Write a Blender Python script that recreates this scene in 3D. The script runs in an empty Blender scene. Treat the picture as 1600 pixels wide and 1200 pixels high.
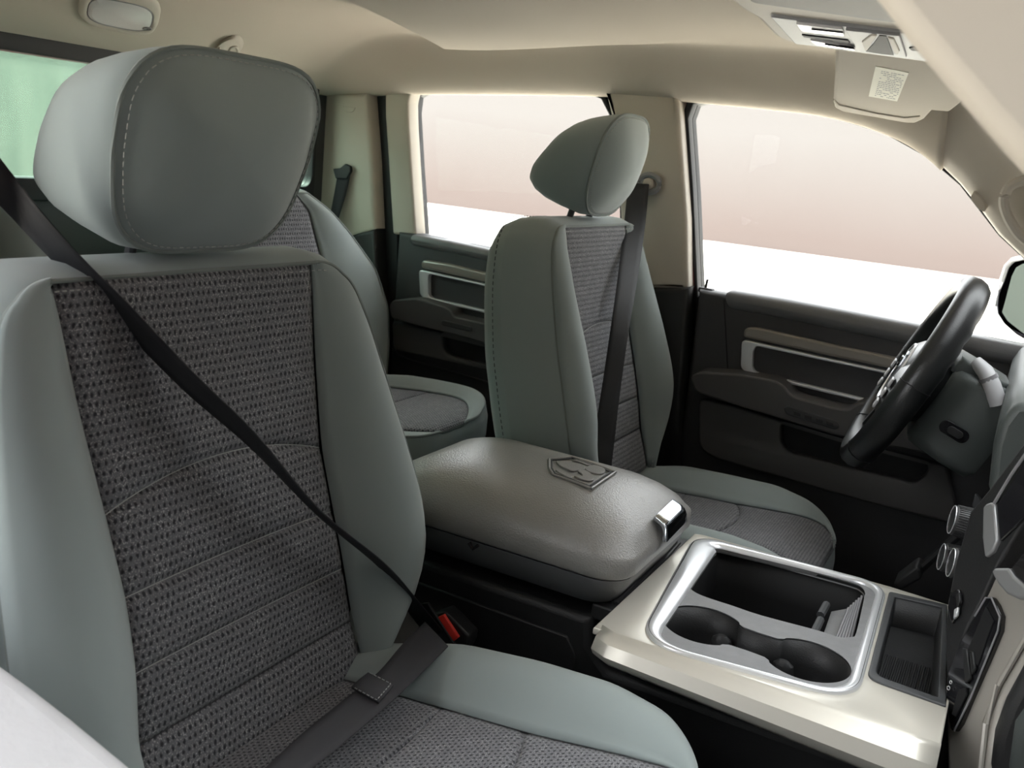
import bpy, bmesh, math, random
import numpy as np
from mathutils import Vector, Matrix

random.seed(4)
SC = bpy.context.scene
COL = SC.collection

# ------------------------------------------------------------------ camera, sky, lights, exposure
CAM = np.array([0.0, -1.38, 1.13])
FPX = 1490.0
_a, _b, _c = (math.radians(v) for v in (27.5, 13.39, 5.87))
_f = np.array([-math.sin(_a) * math.cos(_b), math.cos(_a) * math.cos(_b), -math.sin(_b)])
_r = np.cross(_f, [0, 0, 1]); _r /= np.linalg.norm(_r)
_u = np.cross(_r, _f)
_r2 = math.cos(_c) * _r + math.sin(_c) * _u
_u2 = -math.sin(_c) * _r + math.cos(_c) * _u
ROT = np.array([_r2, _u2, _f])
cd = bpy.data.cameras.new('camera')
cam = bpy.data.objects.new('camera', cd)
COL.objects.link(cam)
cd.sensor_width = 36.0
cd.lens = FPX / 1600 * 36.0
cd.clip_start = 0.02
m = Matrix.Identity(4)
for i in range(3):
    m[i][0], m[i][1], m[i][2], m[i][3] = _r2[i], _u2[i], -_f[i], CAM[i]
cam.matrix_world = m
cd.dof.use_dof = True
cd.dof.focus_distance = 1.45
cd.dof.aperture_fstop = 9.0
SC.camera = cam

w = bpy.data.worlds.new('sky')
SC.world = w
w.use_nodes = True
bg = w.node_tree.nodes['Background']
bg.inputs[0].default_value = (0.96, 0.98, 1.0, 1)
bg.inputs[1].default_value = 7.0
sl_ = bpy.data.lights.new('sun', 'SUN'); sl_.energy = 27.0; sl_.angle = math.radians(1.5); sl_.color = (1.0, 0.95, 0.88)
sun = bpy.data.objects.new('sun', sl_); COL.objects.link(sun)
_sd = Vector((0.52, 0.0, -0.85))   # the sun stands high behind the vehicle
sun.rotation_euler = _sd.to_track_quat('-Z', 'Y').to_euler()
SC.view_settings.view_transform = 'Standard'
SC.view_settings.look = 'None'
SC.view_settings.use_curve_mapping = False
SC.view_settings.gamma = 1.0
SC.view_settings.exposure = -0.08
SC.cycles.max_bounces = 10
SC.cycles.diffuse_bounces = 6
SC.cycles.transparent_max_bounces = 16
SC.cycles.use_denoising = True
SC.cycles.sample_clamp_indirect = 6.0


def ray(px, py):
    return ROT.T @ np.array([(px - 800) / FPX, -(py - 600) / FPX, 1.0])


def P(ax, val, px, py):
    """the point where the sight line of a pixel meets the plane x, y or z = val"""
    d = ray(px, py)
    i = 'xyz'.index(ax)
    return CAM + (val - CAM[i]) / d[i] * d


def PL(ax, val, pts):
    return [P(ax, val, *p) for p in pts]


# ------------------------------------------------------------------ materials
def lin(r, g, b):
    f = lambda c: (c / 255 / 12.92) if c / 255 <= 0.04045 else ((c / 255 + 0.055) / 1.055) ** 2.4
    return (f(r), f(g), f(b), 1.0)


MATS = {}


def mat(name, col, rough=0.6, metal=0.0, bump=None, var=None, sheen=0.0, coat=0.0, spec=0.5):
    """col linear rgba; bump=(scale,strength,kind); var=(scale,amount)"""
    if name in MATS:
        return MATS[name]
    M = bpy.data.materials.new(name)
    M.use_nodes = True
    nt = M.node_tree
    b = nt.nodes['Principled BSDF']
    b.inputs['Base Color'].default_value = col
    b.inputs['Roughness'].default_value = rough
    b.inputs['Metallic'].default_value = metal
    b.inputs['Specular IOR Level'].default_value = spec
    if sheen:
        b.inputs['Sheen Weight'].default_value = sheen
        b.inputs['Sheen Roughness'].default_value = 0.5
    if coat:
        b.inputs['Coat Weight'].default_value = coat
    tc = nt.nodes.new('ShaderNodeTexCoord')
    if var:
        n = nt.nodes.new('ShaderNodeTexNoise')
        n.inputs['Scale'].default_value = var[0]
        n.inputs['Detail'].default_value = 4
        nt.links.new(tc.outputs['Object'], n.inputs['Vector'])
        mx = nt.nodes.new('ShaderNodeMix'); mx.data_type = 'RGBA'
        lo = tuple(c * (1 - var[1]) for c in col[:3]) + (1,)
        hi = tuple(min(1, c * (1 + var[1])) for c in col[:3]) + (1,)
        mx.inputs[6].default_value = lo; mx.inputs[7].default_value = hi
        nt.links.new(n.outputs['Fac'], mx.inputs[0])
        nt.links.new(mx.outputs[2], b.inputs['Base Color'])
    if bump:
        if bump[2] == 'cells':
            t = nt.nodes.new('ShaderNodeTexVoronoi'); t.feature = 'SMOOTH_F1'
            t.inputs['Scale'].default_value = bump[0]; out = t.outputs['Distance']
        elif bump[2] == 'twill':
            t = nt.nodes.new('ShaderNodeTexWave'); t.inputs['Scale'].default_value = bump[0]
            t.bands_direction = 'DIAGONAL'; t.inputs['Distortion'].default_value = 1.0
            t.inputs['Detail'].default_value = 1; out = t.outputs['Fac']
        elif bump[2] == 'ribs':
            t = nt.nodes.new('ShaderNodeTexWave'); t.inputs['Scale'].default_value = bump[0]
            t.bands_direction = 'X'; out = t.outputs['Fac']
        else:
            t = nt.nodes.new('ShaderNodeTexNoise'); t.inputs['Scale'].default_value = bump[0]
            t.inputs['Detail'].default_value = 3; out = t.outputs['Fac']
        nt.links.new(tc.outputs['Object'], t.inputs['Vector'])
        bp = nt.nodes.new('ShaderNodeBump')
        bp.inputs['Strength'].default_value = bump[1]
        bp.inputs['Distance'].default_value = 0.001
        nt.links.new(out, bp.inputs['Height'])
        nt.links.new(bp.outputs['Normal'], b.inputs['Normal'])
    MATS[name] = M
    return M


def mnode(nt, op, a, b=None, c=None):
    n = nt.nodes.new('ShaderNodeMath'); n.operation = op
    for i, v in enumerate((a, b, c)):
        if v is None: continue
        if isinstance(v, (int, float)): n.inputs[i].default_value = v
        else: nt.links.new(v, n.inputs[i])
    return n.outputs[0]


def weave_material(name, base, dark, light, pu=0.0082, pv=0.0105):
    """upholstery insert: rows of dark dots between pale cross threads, laid out in metres on the cloth"""
    M = bpy.data.materials.new(name); M.use_nodes = True
    nt = M.node_tree; b = nt.nodes['Principled BSDF']
    uv = nt.nodes.new('ShaderNodeUVMap'); uv.uv_map = 'cloth'
    sep = nt.nodes.new('ShaderNodeSeparateXYZ'); nt.links.new(uv.outputs[0], sep.inputs[0])
    nz = nt.nodes.new('ShaderNodeTexNoise'); nz.inputs['Scale'].default_value = 160; nz.inputs['Detail'].default_value = 2
    nt.links.new(uv.outputs[0], nz.inputs['Vector'])
    wob = mnode(nt, 'MULTIPLY', mnode(nt, 'SUBTRACT', nz.outputs['Fac'], 0.5), 0.55)
    v = mnode(nt, 'DIVIDE', sep.outputs[1], pv)
    row = mnode(nt, 'FLOOR', v)
    off = mnode(nt, 'MULTIPLY', mnode(nt, 'MODULO', row, 2.0), 0.5)
    u = mnode(nt, 'ADD', mnode(nt, 'DIVIDE', sep.outputs[0], pu), off)
    fu = mnode(nt, 'ADD', mnode(nt, 'SUBTRACT', mnode(nt, 'FRACT', u), 0.5), wob)
    fv = mnode(nt, 'ADD', mnode(nt, 'SUBTRACT', mnode(nt, 'FRACT', v), 0.5), wob)
    d = mnode(nt, 'SQRT', mnode(nt, 'ADD', mnode(nt, 'MULTIPLY', fu, fu), mnode(nt, 'MULTIPLY', fv, fv)))
    mr = nt.nodes.new('ShaderNodeMapRange'); mr.inputs[1].default_value = 0.14; mr.inputs[2].default_value = 0.36
    nt.links.new(d, mr.inputs[0])
    # fine thread noise
    n2 = nt.nodes.new('ShaderNodeTexNoise'); n2.inputs['Scale'].default_value = 420; n2.inputs['Detail'].default_value = 2
    nt.links.new(uv.outputs[0], n2.inputs['Vector'])
    thr = nt.nodes.new('ShaderNodeMapRange'); thr.inputs[1].default_value = 0.52; thr.inputs[2].default_value = 0.66
    nt.links.new(n2.outputs['Fac'], thr.inputs[0])
    n3 = nt.nodes.new('ShaderNodeTexNoise'); n3.inputs['Scale'].default_value = 45; n3.inputs['Detail'].default_value = 2
    nt.links.new(uv.outputs[0], n3.inputs['Vector'])
    pat = nt.nodes.new('ShaderNodeMapRange'); pat.inputs[1].default_value = 0.35; pat.inputs[2].default_value = 0.65
    pat.inputs[3].default_value = 0.35; pat.inputs[4].default_value = 1.0
    nt.links.new(n3.outputs['Fac'], pat.inputs[0])
    m1 = nt.nodes.new('ShaderNodeMix'); m1.data_type = 'RGBA'
    m1.inputs[6].default_value = base; m1.inputs[7].default_value = light
    nt.links.new(mnode(nt, 'MULTIPLY', thr.outputs[0], pat.outputs[0]), m1.inputs[0])
    m2 = nt.nodes.new('ShaderNodeMix'); m2.data_type = 'RGBA'
    m2.inputs[6].default_value = dark
    nt.links.new(mr.outputs[0], m2.inputs[0]); nt.links.new(m1.outputs[2], m2.inputs[7])
    nt.links.new(m2.outputs[2], b.inputs['Base Color'])
    b.inputs['Roughness'].default_value = 0.9
    b.inputs['Specular IOR Level'].default_value = 0.2
    b.inputs['Sheen Weight'].default_value = 0.15
    bp = nt.nodes.new('ShaderNodeBump'); bp.inputs['Strength'].default_value = 0.5; bp.inputs['Distance'].default_value = 0.0015
    nt.links.new(mr.outputs[0], bp.inputs['Height']); nt.links.new(bp.outputs['Normal'], b.inputs['Normal'])
    return M


def glass_material(name, tint, haze=0.0, haze_col=(0.8, 0.9, 0.85, 1), rough=0.0):
    M = bpy.data.materials.new(name); M.use_nodes = True
    nt = M.node_tree
    for n in list(nt.nodes): nt.nodes.remove(n)
    out = nt.nodes.new('ShaderNodeOutputMaterial')
    tr = nt.nodes.new('ShaderNodeBsdfTransparent'); tr.inputs[0].default_value = tint
    gl = nt.nodes.new('ShaderNodeBsdfGlossy'); gl.inputs['Roughness'].default_value = rough
    fr = nt.nodes.new('ShaderNodeFresnel'); fr.inputs[0].default_value = 1.18
    mx = nt.nodes.new('ShaderNodeMixShader')
    nt.links.new(mnode(nt, 'MULTIPLY', fr.outputs[0], 0.45), mx.inputs[0]); nt.links.new(tr.outputs[0], mx.inputs[1]); nt.links.new(gl.outputs[0], mx.inputs[2])
    last = mx.outputs[0]
    if haze:
        df = nt.nodes.new('ShaderNodeBsdfTranslucent'); df.inputs[0].default_value = haze_col
        tc = nt.nodes.new('ShaderNodeTexCoord')
        mp = nt.nodes.new('ShaderNodeMapping'); mp.inputs['Scale'].default_value = (1, 7, 1.6)
        nt.links.new(tc.outputs['Object'], mp.inputs[0])
        nz = nt.nodes.new('ShaderNodeTexNoise'); nz.inputs['Scale'].default_value = 3.0; nz.inputs['Detail'].default_value = 8
        nt.links.new(mp.outputs[0], nz.inputs['Vector'])
        mr = nt.nodes.new('ShaderNodeMapRange'); mr.inputs[1].default_value = 0.4; mr.inputs[2].default_value = 0.75
        mr.inputs[3].default_value = haze * 0.4; mr.inputs[4].default_value = haze
        nt.links.new(nz.outputs['Fac'], mr.inputs[0])
        m2 = nt.nodes.new('ShaderNodeMixShader')
        nt.links.new(mr.outputs[0], m2.inputs[0]); nt.links.new(last, m2.inputs[1]); nt.links.new(df.outputs[0], m2.inputs[2])
        last = m2.outputs[0]
    nt.links.new(last, out.inputs[0])
    return M


CLOTH = mat('seat_cloth', (0.285, 0.328, 0.322, 1), 0.85, bump=(900, 0.12, 'twill'), sheen=0.35, spec=0.2)
WEAVE = weave_material('seat_weave', (0.150, 0.150, 0.162, 1), (0.034, 0.035, 0.040, 1), (0.46, 0.46, 0.46, 1))
PIPE = mat('seat_piping', (0.21, 0.235, 0.225, 1), 0.85, sheen=0.2, spec=0.2)
THREAD = mat('thread', (0.40, 0.41, 0.40, 1), 0.8)
DARKTHREAD = mat('dark_thread', (0.05, 0.05, 0.055, 1), 0.8)
SEATPLASTIC = mat('seat_plastic', (0.05, 0.05, 0.058, 1), 0.5, bump=(700, 0.15, 'cells'))
VINYL = mat('armrest_vinyl', (0.27, 0.262, 0.248, 1), 0.36, bump=(420, 0.55, 'cells'), spec=0.6)
VINYLDARK = mat('armrest_plastic', (0.058, 0.060, 0.063, 1), 0.5, bump=(600, 0.2, 'cells'))
BLACK = mat('black_plastic', (0.016, 0.016, 0.017, 1), 0.5, bump=(500, 0.25, 'cells'))
DEEP = mat('deep_black', (0.006, 0.006, 0.007, 1), 0.7)
CARPET = mat('carpet', (0.012, 0.012, 0.013, 1), 0.95, bump=(300, 0.6, 'noise'))
CHARCOAL = mat('door_charcoal', (0.040, 0.039, 0.041, 1), 0.55, bump=(600, 0.25, 'cells'))
CHARSOFT = mat('door_vinyl', (0.075, 0.071, 0.070, 1), 0.5, bump=(500, 0.2, 'cells'))
BEIGE = mat('headliner', (0.56, 0.50, 0.425, 1), 0.95, bump=(700, 0.15, 'noise'), spec=0.1)
BEIGEPL = mat('beige_plastic', (0.50, 0.45, 0.385, 1), 0.6, bump=(500, 0.08, 'cells'))
VISORM = mat('visor_cloth', (0.52, 0.465, 0.39, 1), 0.9, bump=(800, 0.2, 'twill'))
SATIN = mat('satin_champagne', (0.68, 0.645, 0.57, 1), 0.34, metal=0.35, var=(3, 0.04))
CHROME = mat('brushed_silver', (0.82, 0.83, 0.85, 1), 0.30, metal=0.55)
MIRRORCHROME = mat('polished_chrome', (0.60, 0.63, 0.68, 1), 0.08, metal=1.0)
GRAIN = mat('grey_grain', (0.20, 0.20, 0.205, 1), 0.6, bump=(900, 0.3, 'cells'), var=(60, 0.15))
RUBBER = mat('rubber_seal', (0.012, 0.012, 0.014, 1), 0.6)
BELT = mat('belt_webbing', (0.020, 0.020, 0.024, 1), 0.6, bump=(600, 0.5, 'twill'))
LAPBELT = mat('lap_webbing', (0.040, 0.038, 0.044, 1), 0.6, bump=(600, 0.6, 'twill'))
RED = mat('red_button', (0.90, 0.06, 0.045, 1), 0.4)
SILLV = mat('sill_vinyl', (0.16, 0.16, 0.165, 1), 0.42, bump=(600, 0.2, 'cells'))
STRIP = mat('bronze_strip', (0.30, 0.275, 0.245, 1), 0.32, metal=0.4)
GLOSSBLACK = mat('gloss_black', (0.010, 0.010, 0.012, 1), 0.12, coat=0.5)
WHEELM = mat('wheel_leather', (0.012, 0.013, 0.014, 1), 0.32, bump=(700, 0.2, 'cells'))
BODYRED = mat('body_red', (0.16, 0.008, 0.012, 1), 0.3, coat=0.5)
LENS = mat('lamp_lens', (0.62, 0.60, 0.60, 1), 0.25, bump=(900, 0.5, 'cells'))
LABEL = mat('paper_label', (0.80, 0.78, 0.66, 1), 0.7)
INK = mat('label_ink', (0.34, 0.34, 0.33, 1), 0.8)
WHITEINK = mat('white_ink', (0.7, 0.7, 0.7, 1), 0.6)
GREYPL = mat('grey_plastic', (0.24, 0.235, 0.245, 1), 0.5, bump=(700, 0.2, 'cells'))
LIGHTGREY = mat('pale_grey_plastic', (0.48, 0.48, 0.49, 1), 0.4)
DASH = mat('dash_vinyl', (0.062, 0.071, 0.069, 1), 0.45, bump=(600, 0.2, 'cells'))
PALE = mat('pale_padding', (0.52, 0.52, 0.53, 1), 0.6, bump=(120, 0.6, 'noise'), var=(30, 0.06))
TINTED = glass_material('tinted_glass', (0.25, 0.27, 0.26, 1))
CLEAR = glass_material('clear_glass', (0.97, 0.98, 0.975, 1))
GREENGLASS = glass_material('green_back_glass', (0.75, 0.90, 0.83, 1), haze=0.07, haze_col=(0.42, 0.50, 0.40, 1))
MIRROR = mat('mirror_glass', (0.85, 0.87, 0.85, 1), 0.02, metal=1.0)


# ------------------------------------------------------------------ mesh helpers
def empty(name, loc, label, cat, group=None):
    o = bpy.data.objects.new(name, None); COL.objects.link(o)
    o.location = loc; o.empty_display_size = 0.05
    o['label'] = label; o['category'] = cat
    if group: o['group'] = group
    bpy.context.view_layer.update()
    return o


def mesh(name, V, F, material, parent=None, smooth=True, bevel=0.0, segs=3, sub=0, solid=0.0, uv=None, offset=-1.0, kind=None, angle=35):
    me = bpy.data.meshes.new(name)
    me.from_pydata([tuple(float(c) for c in v) for v in V], [], F)
    me.update()
    bm = bmesh.new(); bm.from_mesh(me)
    if uv is None and not solid:
        bmesh.ops.recalc_face_normals(bm, faces=bm.faces)
    if uv is not None:
        lay = bm.loops.layers.uv.new('cloth')
        bm.verts.ensure_lookup_table()
        for f in bm.faces:
            for l in f.loops:
                l[lay].uv = uv[l.vert.index]
    bm.to_mesh(me); bm.free()
    me.materials.append(material)
    if smooth:
        me.polygons.foreach_set('use_smooth', [True] * len(me.polygons))
        me.set_sharp_from_angle(angle=math.radians(angle if not bevel else 80))
    o = bpy.data.objects.new(name, me); COL.objects.link(o)
    if solid:
        s = o.modifiers.new('solid', 'SOLIDIFY'); s.thickness = solid; s.offset = offset
    if bevel:
        b = o.modifiers.new('bevel', 'BEVEL'); b.width = bevel; b.segments = segs; b.limit_method = 'ANGLE'
        b.angle_limit = math.radians(40); b.harden_normals = False
    if sub:
        s = o.modifiers.new('sub', 'SUBSURF'); s.levels = sub; s.render_levels = sub
    if parent is not None:
        o.parent = parent
        o.matrix_parent_inverse = parent.matrix_world.inverted()
    if kind: o['kind'] = kind
    return o


def struct(o, label=None):
    o['kind'] = 'structure'
    if label: o['label'] = label
    return o


def top(o, label, cat, group=None):
    o['label'] = label; o['category'] = cat
    if group: o['group'] = group
    return o


def loftVF(loops, closed=True, cap0=False, cap1=False):
    n = len(loops[0]); V = [v for L in loops for v in L]; F = []
    for i in range(len(loops) - 1):
        for j in range(n if closed else n - 1):
            k = (j + 1) % n
            F.append((i * n + j, i * n + k, (i + 1) * n + k, (i + 1) * n + j))
    if cap0: F.append(tuple(range(n))[::-1])
    if cap1: F.append(tuple((len(loops) - 1) * n + j for j in range(n)))
    return V, F


def loft(name, loops, material, parent=None, closed=True, cap0=True, cap1=True, **kw):
    V, F = loftVF(loops, closed, cap0, cap1)
    return mesh(name, V, F, material, parent, **kw)


def prism(name, pts, vec, material, parent=None, bevel=0.0, **kw):
    """extrude a closed 3D outline by vec"""
    vec = np.array(vec, float)
    A = [np.array(p, float) for p in pts]
    V, F = loftVF([A, [p + vec for p in A]], True, True, True)
    return mesh(name, V, F, material, parent, bevel=bevel, **kw)


def box(name, lo, hi, material, parent=None, bevel=0.0, **kw):
    (a, b, c), (d, e, f) = lo, hi
    return prism(name, [(a, b, c), (d, b, c), (d, e, c), (a, e, c)], (0, 0, f - c), material, parent, bevel, **kw)


def smooth_path(pts, n=8, closed=False):
    p = [np.array(q, float) for q in pts]
    out = []
    N = len(p)
    for i in range(N if closed else N - 1):
        a = p[(i - 1) % N] if closed or i > 0 else 2 * p[0] - p[1]
        b = p[i]; c = p[(i + 1) % N]
        d = p[(i + 2) % N] if closed or i + 2 < N else 2 * p[-1] - p[-2]
        for k in range(n):
            t = k / n
            out.append(0.5 * ((2 * b) + (c - a) * t + (2 * a - 5 * b + 4 * c - d) * t * t + (3 * b - a - 3 * c + d) * t ** 3))
    if not closed: out.append(p[-1])
    return out


def tube(name, pts, r, material, parent=None, closed=False, n=10, squash=None, up=(0, 0, 1), **kw):
    """round (or flattened) bar along points; r a number or one per point; squash=(side, up) factors"""
    p = [np.array(q, float) for q in pts]
    N = len(p); loops = []
    for i in range(N):
        t = (p[(i + 1) % N] - p[i - 1]) if closed else (p[min(i + 1, N - 1)] - p[max(i - 1, 0)])
        t = t / (np.linalg.norm(t) + 1e-12)
        s = np.cross(t, up); L = np.linalg.norm(s)
        s = s / L if L > 1e-6 else np.array([1.0, 0, 0])
        u = np.cross(s, t)
        ri = r[i] if hasattr(r, '__len__') else r
        a, b = squash if squash else (1, 1)
        loops.append([p[i] + ri * (a * math.cos(2 * math.pi * k / n) * s + b * math.sin(2 * math.pi * k / n) * u) for k in range(n)])
    if closed: loops.append(loops[0])
    V, F = loftVF(loops, True, not closed, not closed)
    return mesh(name, V, F, material, parent, **kw)


def ribbon(name, A, B, thick, material, parent=None, **kw):
    V = []; F = []
    for a, b in zip(A, B):
        for k in range(5):
            V.append(np.array(a) + (np.array(b) - np.array(a)) * k / 4)
    for i in range(len(A) - 1):
        for k in range(4):
            F.append((i * 5 + k, i * 5 + k + 1, (i + 1) * 5 + k + 1, (i + 1) * 5 + k))
    return mesh(name, V, F, material, parent, solid=thick, offset=0.0, **kw)


def rrect(cx, cy, hx, hy, r, n=6):
    out = []
    for sx, sy, a0 in ((1, 1, 0), (-1, 1, 90), (-1, -1, 180), (1, -1, 270)):
        for k in range(n + 1):
            a = math.radians(a0 + 90 * k / n)
            out.append((cx + sx * (hx - r) + r * math.cos(a), cy + sy * (hy - r) + r * math.sin(a)))
    return out


def roundpoly(pts, r, n=5):
    """round the corners of a 2D polygon; r one radius or one per corner"""
    out = []
    N = len(pts)
    for i in range(N):
        p = np.array(pts[i], float); a = np.array(pts[i - 1], float); b = np.array(pts[(i + 1) % N], float)
        ri = r[i] if hasattr(r, '__len__') else r
        if ri <= 0:
            out.append(tuple(p)); continue
        da = (a - p); la = np.linalg.norm(da); db = (b - p); lb = np.linalg.norm(db)
        ri = min(ri, la * 0.49, lb * 0.49)
        s = p + da / la * ri; e = p + db / lb * ri
        for k in range(n + 1):
            t = k / n
            out.append(tuple((1 - t) ** 2 * s + 2 * t * (1 - t) * p + t * t * e))
    return out


def plate(name, outer, holes, w0, w1, axes, material, parent=None, bevel=0.0, **kw):
    """flat plate with holes: 2D outlines on two axes ('xz', 'xy'), thickness along the third from w0 to w1"""
    cu = bpy.data.curves.new('tmp', 'CURVE'); cu.dimensions = '2D'; cu.fill_mode = 'BOTH'
    for pts in [outer] + list(holes):
        sp = cu.splines.new('POLY'); sp.points.add(len(pts) - 1); sp.use_cyclic_u = True
        for q, pt in zip(sp.points, pts): q.co = (pt[0], pt[1], 0, 1)
    h = abs(w1 - w0) / 2
    cu.extrude = h - bevel; cu.bevel_depth = bevel; cu.bevel_resolution = 2
    if bevel: cu.offset = -bevel
    o = bpy.data.objects.new('tmp', cu); COL.objects.link(o)
    me0 = bpy.data.meshes.new_from_object(o.evaluated_get(bpy.context.evaluated_depsgraph_get()))
    mid = (w0 + w1) / 2
    ia, ib = 'xyz'.index(axes[0]), 'xyz'.index(axes[1]); ic = 3 - ia - ib
    V = []
    for v in me0.vertices:
        q = [0, 0, 0]; q[ia] = v.co.x; q[ib] = v.co.y; q[ic] = mid + v.co.z; V.append(q)
    F = [tuple(p.vertices) for p in me0.polygons]
    bpy.data.objects.remove(o); bpy.data.curves.remove(cu); bpy.data.meshes.remove(me0)
    bm = bmesh.new()
    vs = [bm.verts.new(v) for v in V]
    for f in F:
        try: bm.faces.new([vs[i] for i in f])
        except ValueError: pass
    bmesh.ops.remove_doubles(bm, verts=bm.verts, dist=1e-6)
    bm.verts.index_update()
    V = [tuple(v.co) for v in bm.verts]; F = [tuple(v.index for v in f.verts) for f in bm.faces]
    bm.free()
    return mesh(name, V, F, material, parent, **kw)


def dashes(name, pts, r, dash, gap, material, parent):
    """a row of stitches along a path"""
    p = [np.array(q, float) for q in pts]
    seg = [np.linalg.norm(p[i + 1] - p[i]) for i in range(len(p) - 1)]
    cum = np.concatenate([[0], np.cumsum(seg)])

    def at(s):
        i = min(int(np.searchsorted(cum, s, 'right')) - 1, len(seg) - 1)
        return p[i] + (p[i + 1] - p[i]) * ((s - cum[i]) / max(seg[i], 1e-9))
    V = []; F = []; s = 0.0
    while s + dash < cum[-1]:
        a, b = at(s), at(s + dash)
        t = (b - a) / (np.linalg.norm(b - a) + 1e-9)
        u = np.cross(t, (0.3, 0.9, 0.2)); u /= np.linalg.norm(u); v = np.cross(t, u)
        k = len(V)
        for q in (a, b):
            for c, d in ((1, 0), (0, 1), (-1, 0), (0, -1)):
                V.append(q + r * (c * u + d * v))
        for j in range(4): F.append((k + j, k + (j + 1) % 4, k + 4 + (j + 1) % 4, k + 4 + j))
        F.append((k + 3, k + 2, k + 1, k)); F.append((k + 4, k + 5, k + 6, k + 7))
        s += dash + gap
    return mesh(name, V, F, material, parent, kind='stuff')


def interp(table, s):
    xs = [t[0] for t in table]; ys = [t[1] for t in table]
    if len(xs) < 5: return float(np.interp(s, xs, ys))
    k = 0.035 * (xs[-1] - xs[0])      # soften the corners of the table
    k = min(k, max(s - xs[0], 1e-9), max(xs[-1] - s, 1e-9)) if xs[0] < s < xs[-1] else 0.0
    return float(np.mean(np.interp([s - k, s - 0.6 * k, s - 0.3 * k, s, s + 0.3 * k, s + 0.6 * k, s + k], xs, ys)))


# ------------------------------------------------------------------ the shell of the cab
FL = struct(box('floor', (-1.8, -0.86, -0.08), (0.75, 0.86, 0.02), CARPET))

EDGE = [(-1.85, 1.235), (-1.70, 1.245), (-1.53, 1.262), (-1.2, 1.280), (-0.97, 1.290), (-0.735, 1.290), (-0.45, 1.281), (-0.33, 1.257), (-0.229, 1.218), (-0.15, 1.147), (-0.063, 1.045)]


def ceil_z(x, y):
    zc = 1.405
    if x < -1.45: zc -= 0.145 * ((-1.45 - x) / 0.31) ** 2
    if x > -0.5: zc -= 0.07 * ((x + 0.5) / 0.4) ** 1.6
    ze = interp(EDGE, x)
    if y < 0: ze = max(ze, 1.31)
    ze = min(ze, zc - 0.002)
    t = min(abs(y) / 0.80, 1.0)
    q_ = min(max((t - 0.80) / 0.19, 0.0), 1.0)
    z = zc - (zc - ze) * (0.14 * t ** 2 + 0.86 * q_ * q_ * (3 - 2 * q_))
    # the middle panel hangs a little lower, with a crisp rear edge
    ss = lambda e0, e1, v: (lambda q: q * q * (3 - 2 * q))(min(max((v - e0) / (e1 - e0), 0), 1))
    lead = x - (-1.10 - 0.30 * abs(y))
    k = ss(0, 0.012, lead) * (1 - ss(0.05, 0.55, lead) * 0.55) * (1 - ss(0.50, 0.66, abs(y))) * (1 - ss(-0.80, -0.55, x))
    return z - 0.052 * k


US = list(np.linspace(-1.78, -1.115, 48)) + list(np.linspace(-1.105, -1.082, 9)) + list(np.linspace(-1.07, -0.20, 80))
nx, ny = len(US) - 1, 130
V = []; F = []
for i in range(nx + 1):
    u_ = US[i]
    wgt = (u_ + 1.78) / 0.68 if u_ < -1.1 else min(1.0, max(0.0, (-0.25 - u_) / 0.85))
    for j in range(ny + 1):
        y = -0.82 + 1.64 * j / ny
        x = u_ - 0.30 * abs(y) * wgt
        V.append((x, y, ceil_z(x, y)))
for i in range(nx):
    for j in range(ny):
        a = i * (ny + 1) + j
        F.append((a, a + 1, a + ny + 2, a + ny + 1))
struct(mesh('ceiling', V, F, BEIGE, solid=0.02, offset=-1.0, angle=60))


def on_ceiling(px, py, off=0.0):
    d = ray(px, py); lo = 0.2
    t = 0.3
    while t < 4.5:
        q = CAM + t * d
        if q[2] + off > ceil_z(q[0], q[1]): break
        t += 0.002
    return CAM + t * d


# roof skin above the headliner, keeps daylight out; near edge widened to shade padding
struct(box('roof', (-1.85, -1.06, 1.45), (-0.10, 0.90, 1.48), BODYRED))

# driver's side wall: pillars, seals, door frames
YI = 0.80
xz = lambda ax, val, pts: [(q[0], q[2]) for q in PL(ax, val, pts)]

# window outlines at y=.82 (x,z)
FW = xz('y', 0.82, [(1091, 462), (1084, 300), (1076, 185), (1084, 163), (1105, 157), (1180, 163), (1290, 180), (1380, 208), (1450, 247), (1500, 290), (1560, 368), (1600, 405)])
FW += [(0.14, 0.85), (0.14, 0.80)]
RW = xz('y', 0.82, [(655, 380), (646, 260), (641, 175), (644, 150), (660, 141), (780, 141), (915, 145), (940, 155), (955, 185), (968, 300), (972, 430)])

# outer side skin with window holes (dark seal rubber facing in)
outer_skin = [(-1.80, 0.02), (0.60, 0.02), (0.60, 0.83), (0.16, 0.83), (0.03, 0.99), (-0.19, 1.23), (-0.30, 1.30), (-0.6, 1.34), (-1.80, 1.34)]
struct(plate('wall_left', outer_skin, [FW[::1], RW], 0.85, 0.875, 'xz', RUBBER))
SKINR = [(-1.80, 0.02), (-1.08, 0.02), (-1.08, 1.34), (-1.80, 1.34)]
RWR = [(-1.62, 0.86), (-1.16, 0.86), (-1.16, 1.25), (-1.62, 1.25)]
struct(plate('wall_right', SKINR, [RWR], -0.875, -0.85, 'xz', CHARCOAL))
struct(plate('window_5', [(p[0], p[1]) for p in RWR], [], -0.865, -0.860, 'xz', TINTED))  # dark tint added to dim light from the near rear
# passenger door opening: sill
struct(box('trim_1', (-0.75, -0.90, 0.0), (0.6, -0.82, 0.10), BLACK, bevel=0.01))

# panes
struct(plate('window_1', FW, [], 0.858, 0.863, 'xz', CLEAR), 'front side window in the driver door')
struct(plate('window_2', RW, [], 0.858, 0.863, 'xz', CLEAR), 'rear side window in the rear door')


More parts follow.
